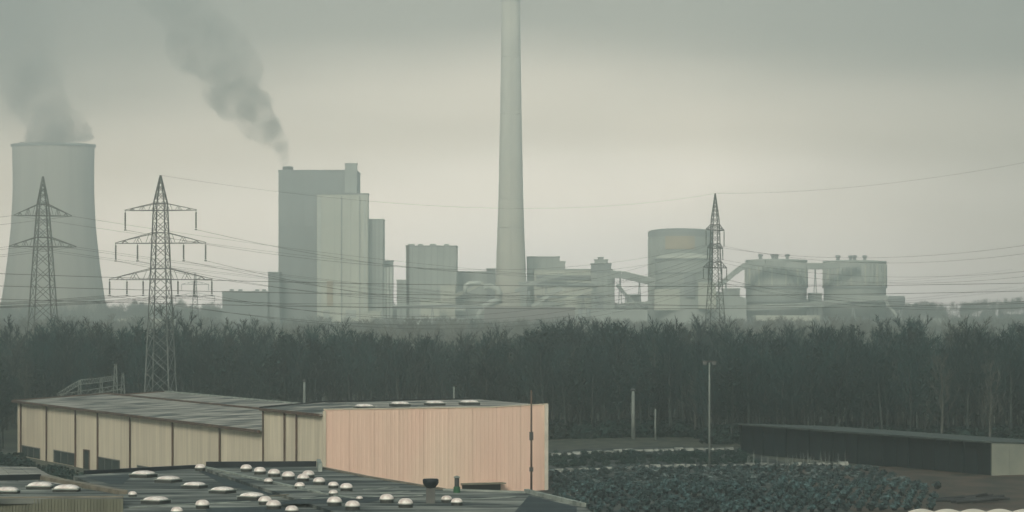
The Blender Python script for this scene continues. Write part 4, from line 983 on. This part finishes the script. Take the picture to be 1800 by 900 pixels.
# ------------------------------------------------------------------ trees
def tree_meshes(seed, H, spread, leafy=0, bark=None, twigm=None, fine=1.0, lw=0.05):
    rn = random.Random(seed); tr = MB(); cr_ = MB(); lf = MB()
    lean = Vector((rn.uniform(-.05, .05), rn.uniform(-.05, .05), 0)); pts = []; rad = []
    r0 = H * .017
    for i in range(7):
        u = i / 6; pts.append(Vector((lean.x * H * u + sin(u * 5 + seed) * .18, lean.y * H * u + cos(u * 4 + seed) * .18, u * H * .9))); rad.append(r0 * (1 - u) ** .8 + .025)
    tr.tube(pts, rad, 6)
    def at(u): k = min(5, int(u * 6)); return pts[k].lerp(pts[k + 1], u * 6 - k)
    def twig(p, d, l, w_):
        q = d.cross(Vector((rn.uniform(-1, 1), rn.uniform(-1, 1), rn.uniform(-1, 1)))).normalized() * w_
        cr_.add([p - q, p + q, p + d * l], [(0, 1, 2)])
    nl = int(11 + spread * 2)
    for i in range(nl):
        u = .25 + .72 * (i + rn.random()) / nl; a = i * 2.4 + rn.uniform(-.5, .5); up = rn.uniform(.55, 1.3) + u * .8
        d = Vector((cos(a), sin(a), up)).normalized(); ln = H * spread * .16 * (1.35 - u) * rn.uniform(.75, 1.3)
        p0 = at(u); mid = p0 + d * ln * .5; d2 = (d + Vector((0, 0, .35))).normalized(); end = mid + d2 * ln * .55
        tr.tube([p0, mid, end], [r0 * .33 * (1.2 - u), r0 * .2 * (1.2 - u), .018], 4, cap=False)
        for k in range(7):
            v = rn.uniform(.2, 1.0); q = p0.lerp(mid, v * 2) if v < .5 else mid.lerp(end, v * 2 - 1)
            dd = (d2 + Vector((rn.uniform(-.9, .9), rn.uniform(-.9, .9), rn.uniform(-.1, .7)))).normalized(); l2 = ln * rn.uniform(.3, .55) + .4
            cr_.bar(q, q + dd * l2, .035, 3, .012, cap=False)
            for j in range(int(7 * fine)):
                vv = rn.uniform(.15, 1); d3 = (dd + Vector((rn.uniform(-.9, .9), rn.uniform(-.9, .9), rn.uniform(-.3, .8)))).normalized()
                twig(q + dd * l2 * vv, d3, l2 * rn.uniform(.35, .7), lw)
            for j in range(leafy):
                c = q + dd * l2 * rn.uniform(0, 1) + Vector((rn.gauss(0, .35), rn.gauss(0, .35), rn.gauss(0, .3))); s = rn.uniform(.12, .3)
                M_ = Matrix.Rotation(rn.uniform(0, 6.3), 3, 'Z') @ Matrix.Rotation(rn.uniform(-1.3, 1.3), 3, 'X')
                lf.add([c + M_ @ Vector(v_) for v_ in ((-s, -s, 0), (s, -s * .6, 0), (s * .5, s, 0), (-s * .7, s * .8, 0))], [(0, 1, 2, 3)])
    a = tr.mesh('trunk', True); a.materials.append(bark or M_BARK)
    b = cr_.mesh('crown'); b.materials.append(twigm or M_TWIG)
    c = None
    if leafy: c = lf.mesh('ivy'); c.materials.append(M_LEAF)
    return a, b, c
KINDS = [tree_meshes(1, 15.5, 1.6), tree_meshes(2, 17, 1.9), tree_meshes(3, 14, 1.7, fine=1.2), tree_meshes(4, 16.5, 1.4), tree_meshes(5, 13, 2.0, 3), tree_meshes(6, 15, 1.8, fine=1.3)]
IVY = tree_meshes(8, 15, 1.9, 9)
PALE = tree_meshes(9, 15.5, 1.5, 0, M_PALEBARK, M_PALEBARK, fine=.6)
ROUND = tree_meshes(10, 17, 2.3, 0, fine=1.6)
def tree(km, x, y, s, label, group, name='bare_tree', cat='tree'):
    t = thing(name, label, cat, (x, y, zg(x, y) - .1), rn.uniform(0, 6.28), group); t.scale = (s * 1.0, s, s * rn.uniform(.94, 1.06))
    put('trunk', km[0], t); put('crown', km[1], t)
    if km[2]: put('ivy', km[2], t)
    return t
def wood_edge(x):    # nearest distance of the wood at lateral position X
    if x < -86: return 445
    if x < -8: return 545
    if x < 4: return 505
    if x < 30: return 489
    return 462
nt_ = 0
x = -96.0
while x < 96:
    for rowi in range(2):
        y = wood_edge(x) + rn.uniform(0, 4) + rowi * 5.5
        px = 900 + F * x / y
        if -40 < px < 1840:
            lab = ('bare winter tree at the front edge of the wood left of the warehouse' if x < -86 else
                   'bare winter tree at the front edge of the wood behind the warehouse roofs' if x < 5 else
                   'bare winter tree at the front edge of the wood behind the yard and dark shed')
            tree(KINDS[rn.randrange(6)], x + rn.uniform(-1, 1), y, rn.uniform(.82, 1.06), lab, lab.replace('bare winter tree', 'bare trees'))
    x += 2.6
p = P(560, 700, D=575); tree(IVY, p.x, p.y, 1.04, 'dark round ivy clad tree above the tall hall\'s left end', None, 'ivy_clad_tree')
p = P(1350, 700, D=640); tree(ROUND, p.x, p.y, 1.0, 'wide rounded bare tree standing above the wood left of the twin silos', None)
p = P(1655, 765, D=452); tree(PALE, p.x, p.y, .95, 'leaning pale barked tree behind the right half of the dark shed', None)
p = P(1742, 770, D=447); tree(PALE, p.x, p.y, .9, 'pale barked tree behind the shed\'s pale end wall', None)

# the mass of the wood: instanced
def joined(kinds):
    m = MB()
    for me in kinds:
        if me is None: continue
        m.add([v.co for v in me.vertices], [tuple(p.vertices) for p in me.polygons])
    return m
def gn_scatter(name, protos, pts, label, kind='stuff'):
    """protos: unlinked objects; pts: (x, y, z, scale, variant)"""
    me = bpy.data.meshes.new(name); me.from_pydata([p[:3] for p in pts], [], [])
    a = me.attributes.new('sc', 'FLOAT', 'POINT'); a.data.foreach_set('value', [p[3] for p in pts])
    a = me.attributes.new('kd', 'INT', 'POINT'); a.data.foreach_set('value', [p[4] for p in pts])
    a = me.attributes.new('rz', 'FLOAT', 'POINT'); a.data.foreach_set('value', [random.uniform(0, 6.28) for p in pts])
    o = put(name, me, None, kind=kind, label=label)
    ng = bpy.data.node_groups.new(name, 'GeometryNodeTree')
    ng.interface.new_socket('Geometry', in_out='INPUT', socket_type='NodeSocketGeometry'); ng.interface.new_socket('Geometry', in_out='OUTPUT', socket_type='NodeSocketGeometry')
    A = ng.nodes.new; K = ng.links.new; gi = A('NodeGroupInput'); go = A('NodeGroupOutput'); jn = A('GeometryNodeJoinGeometry')
    def attr(n_, ty):
        q = A('GeometryNodeInputNamedAttribute'); q.data_type = ty; q.inputs[0].default_value = n_; return q.outputs[0]
    for i, pr in enumerate(protos):
        cmp_ = A('FunctionNodeCompare'); cmp_.data_type = 'INT'; cmp_.operation = 'EQUAL'; K(attr('kd', 'INT'), cmp_.inputs[2]); cmp_.inputs[3].default_value = i
        oi = A('GeometryNodeObjectInfo'); oi.inputs[0].default_value = pr
        ip = A('GeometryNodeInstanceOnPoints'); K(gi.outputs[0], ip.inputs['Points']); K(cmp_.outputs[0], ip.inputs['Selection'])
        K(oi.outputs['Geometry'], ip.inputs['Instance'])
        cx = A('ShaderNodeCombineXYZ'); K(attr('rz', 'FLOAT'), cx.inputs[2]); K(cx.outputs[0], ip.inputs['Rotation'])
        cs = A('ShaderNodeCombineXYZ'); sca = attr('sc', 'FLOAT')
        for q in range(3): K(sca, cs.inputs[q])
        K(cs.outputs[0], ip.inputs['Scale']); K(ip.outputs[0], jn.inputs[0])
    K(jn.outputs[0], go.inputs[0])
    md = o.modifiers.new('scatter', 'NODES'); md.node_group = ng
    return o
def proto(name, meshes, mats):
    me = bpy.data.meshes.new(name); vs, fs, mi = [], [], []
    for k, s in enumerate(meshes):
        if s is None: continue
        o_ = len(vs); vs += [tuple(v.co) for v in s.vertices]; f_ = [tuple(i + o_ for i in p.vertices) for p in s.polygons]; fs += f_; mi += [k] * len(f_)
    me.from_pydata(vs, [], fs)
    for mm in mats: me.materials.append(mm)
    me.polygons.foreach_set('material_index', mi)
    return bpy.data.objects.new(name, me)
M_TWIGP = mat('haze_paled_twigs', (0.26, 0.265, 0.225), (0.15, 0.16, 0.14), 0.05, rnd=0.3)  # distance haze painted into the twig and trunk colour of the farther woods
M_TWIGG = mat('grey_twigs', (0.095, 0.105, 0.088), (0.045, 0.058, 0.052), 0.1, rnd=0.3)
PTG = proto('grey_wood_tree', KINDS[3], (M_PALEBARK, M_TWIGG, M_LEAF))
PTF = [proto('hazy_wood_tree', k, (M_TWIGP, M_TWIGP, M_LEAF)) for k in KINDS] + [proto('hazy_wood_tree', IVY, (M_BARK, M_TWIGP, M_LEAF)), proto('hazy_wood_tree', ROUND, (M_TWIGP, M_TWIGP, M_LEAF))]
PT = [proto('wood_tree', k, (M_BARK, M_TWIG, M_LEAF)) for k in KINDS] + [proto('wood_tree', IVY, (M_BARK, M_TWIG, M_LEAF)), proto('wood_tree', ROUND, (M_BARK, M_TWIG, M_LEAF))]
def pick(): return rn.choices(range(8), (6, 6, 6, 5, 5, 6, 3, 9))[0]
pts = []
while len(pts) < 3300:
    y = 450 + 300 * rn.random() ** 1.15; x = rn.uniform(-.27, .27) * y
    if y < wood_edge(x) + 11: continue
    if (Vector((x, y)) - p2).length < 9: continue
    s = rn.uniform(.62, 1.08) * (1 + .30 * noise.noise(Vector((x * .035, y * .02, 0)))); pts.append((x, y, zg(x, y) - .2, s, pick()))
gn_scatter('near_wood', PT[:7] + [PTG], pts, 'dense dark bare winter wood filling the middle of the picture')
pts = []
while len(pts) < 5800:
    y = 1900 - 1080 * rn.random() ** 1.5; x = rn.uniform(-.27, .27) * y
    dn = noise.noise(Vector((x * .006, y * .004, 5.0)))
    if dn < -.28 and y > 850: continue
    if y < 1180 and rn.random() < .9: continue
    if (Vector((x, y)) - p1).length < 9 or (Vector((x, y)) - p3).length < 9: continue
    s = rn.uniform(.62, .98) * (1 + .25 * noise.noise(Vector((x * .012, y * .01, 2.0)))); pts.append((x, y, zg(x, y) - .2, s, pick()))
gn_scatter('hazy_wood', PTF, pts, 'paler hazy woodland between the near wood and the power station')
pts = []
while len(pts) < 3400:
    y = rn.uniform(2380, 2700); x = rn.uniform(-.27, .27) * y
    s = rn.uniform(.8, 1.2) * (1.0 + .35 * noise.noise(Vector((x * .006, y * .006, 8.0)))); pts.append((x, y, zg(x, y) - .2, s, pick()))
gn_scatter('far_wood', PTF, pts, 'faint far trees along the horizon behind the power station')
# undergrowth and hedge
BU = [proto('bush', (bush_mesh(40 + i, 150, 1.7, 2.4, mt=M_LEAF, msize=.22),), (M_LEAF,)) for i in range(3)]
pts = []
for _ in range(1150):
    x = rn.uniform(-125, 125); y = wood_edge(x) - 1.5 + 26 * rn.random() ** 1.6; pts.append((x, y, zg(x, y) - .1, rn.uniform(.5, 1.25), rn.randrange(3)))
gn_scatter('undergrowth', BU, pts, 'dark green undergrowth along the front edge of the wood')
pts = []
for _ in range(120):
    px = rn.uniform(-30, 150); D = 425 - max(0, px - 20) * .28 + rn.uniform(-22, 10); q = P(px, 800, D=D)
    if px > 20 and D > C0.y + s_of_px(px) - 14: continue
    pts.append((q.x, q.y, zg(q.x, q.y) - .1, rn.uniform(.5, 1.0), rn.randrange(3)))
for _ in range(60):
    D = rn.uniform(380, 425); q = P(rn.uniform(-30, 26), 800, D=D); pts.append((q.x, q.y, zg(q.x, q.y) - .1, rn.uniform(.9, 1.5), rn.randrange(3)))
gn_scatter('hedge', BU, pts, 'dark hedge in front of the left end of the cream warehouse')

# ------------------------------------------------------------------ steam and smoke (real volumes)
def plume_mat(name, dens, scale, colr, lo, hi, stretch=(1, 1, 1)):
    m = bpy.data.materials.new(name); m.use_nodes = True; t = m.node_tree; t.nodes.clear()
    out = t.nodes.new('ShaderNodeOutputMaterial'); pv = t.nodes.new('ShaderNodeVolumePrincipled')
    pv.inputs['Color'].default_value = (*colr, 1); pv.inputs['Anisotropy'].default_value = 0.3
    tc = t.nodes.new('ShaderNodeTexCoord'); mp = t.nodes.new('ShaderNodeMapping'); mp.inputs['Scale'].default_value = stretch
    nz = t.nodes.new('ShaderNodeTexNoise'); nz.inputs['Scale'].default_value = scale; nz.inputs['Detail'].default_value = 4; nz.inputs['Roughness'].default_value = .6
    mr = t.nodes.new('ShaderNodeMapRange'); mr.inputs[1].default_value = lo; mr.inputs[2].default_value = hi; mr.inputs[3].default_value = 0; mr.inputs[4].default_value = dens
    t.links.new(tc.outputs['Object'], mp.inputs[0]); t.links.new(mp.outputs[0], nz.inputs['Vector']); t.links.new(nz.outputs[0], mr.inputs[0])
    # thins out with height, as the steam spreads
    sp_ = t.nodes.new('ShaderNodeSeparateXYZ'); t.links.new(tc.outputs['Object'], sp_.inputs[0])
    mr2 = t.nodes.new('ShaderNodeMapRange'); mr2.inputs[1].default_value = 0; mr2.inputs[2].default_value = 125; mr2.inputs[3].default_value = 1.0; mr2.inputs[4].default_value = .22
    t.links.new(sp_.outputs[2], mr2.inputs[0])
    mu = t.nodes.new('ShaderNodeMath'); mu.operation = 'MULTIPLY'; t.links.new(mr.outputs[0], mu.inputs[0]); t.links.new(mr2.outputs[0], mu.inputs[1])
    t.links.new(mu.outputs[0], pv.inputs['Density']); t.links.new(pv.outputs[0], out.inputs['Volume'])
    return m
def plume(name, pts, D, m, label, seed, amp=.35, nr=28, yscale=1.0):
    """pts: (px, py, radius px); lumpy closed hull round the plume's axis"""
    k = D / F; base = P(pts[0][0], pts[0][1], D=D); dense = []
    for (a, b) in zip(pts[:-1], pts[1:]):
        for q in range(6): u = q / 6; dense.append(tuple(a[i] + (b[i] - a[i]) * u for i in range(3)))
    dense.append(pts[-1]); vs = []
    for i, (x, y, r_) in enumerate(dense):
        c = P(x, y, D=D) - base; rr_ = r_ * k * (0.02 if i in (0, len(dense) - 1) else 1)
        a0 = dense[max(0, i - 1)]; a1 = dense[min(len(dense) - 1, i + 1)]
        d = Vector(((a1[0] - a0[0]), 0, -(a1[1] - a0[1]))).normalized(); s_ = Vector((d.z, 0, -d.x))
        for j in range(nr):
            t_ = 2 * pi * j / nr; dirv = s_ * cos(t_) + Vector((0, 1, 0)) * sin(t_) * yscale
            pos = c + dirv * rr_
            f_ = 1 + amp * (noise.fractal(pos * (.55 / (2 + r_ * k)) * 2.2 + Vector((seed, 0, 0)), 1.0, 2.0, 3) if i > 1 else 0)
            vs.append(c + dirv * rr_ * f_)
    mm = MB(); mm.v = [tuple(v) for v in vs]; n_ = len(dense)
    mm.f = [(i * nr + j, i * nr + (j + 1) % nr, (i + 1) * nr + (j + 1) % nr, (i + 1) * nr + j) for i in range(n_ - 1) for j in range(nr)] + [tuple(range(nr))[::-1], tuple(range((n_ - 1) * nr, n_ * nr))]
    o = mm.build(name, m, loc=base, kind='stuff', label=label)
    return o
M_SMOKE = plume_mat('smoke', .080, .060, (.50, .51, .47), .34, .66)
M_STEAM = plume_mat('steam', .042, .030, (.38, .39, .37), .33, .64)
plume('smoke', [(503, 294, 5), (497, 276, 10), (486, 250, 19), (468, 222, 30), (444, 192, 40), (415, 158, 46), (384, 118, 52), (352, 72, 56), (318, 25, 60), (280, -30, 66), (245, -80, 60)], 2334.5, M_SMOKE,
      'grey smoke trail drifting up and left from the small stack of the tallest boiler house', 3.0, .75)
plume('steam', [(94, 258, 66), (92, 240, 64), (84, 215, 58), (74, 185, 52), (62, 150, 52), (46, 105, 62), (25, 55, 78), (0, 0, 90), (-30, -60, 100)], 2640, M_STEAM,
      'grey steam column leaning left above the cooling tower', 9.0, .45)

# ------------------------------------------------------------------ haze
hm = bpy.data.materials.new('haze'); hm.use_nodes = True; t = hm.node_tree; t.nodes.clear()
out = t.nodes.new('ShaderNodeOutputMaterial'); pv = t.nodes.new('ShaderNodeVolumePrincipled')
pv.inputs['Color'].default_value = (*HAZE_COLOR, 1); pv.inputs['Density'].default_value = HAZE_DENSITY; pv.inputs['Anisotropy'].default_value = 0.78
t.links.new(pv.outputs[0], out.inputs['Volume'])
m = MB(); m.box((0, 1390, 180), (3200, 2940, 370)); m.build('haze', hm, kind='stuff')
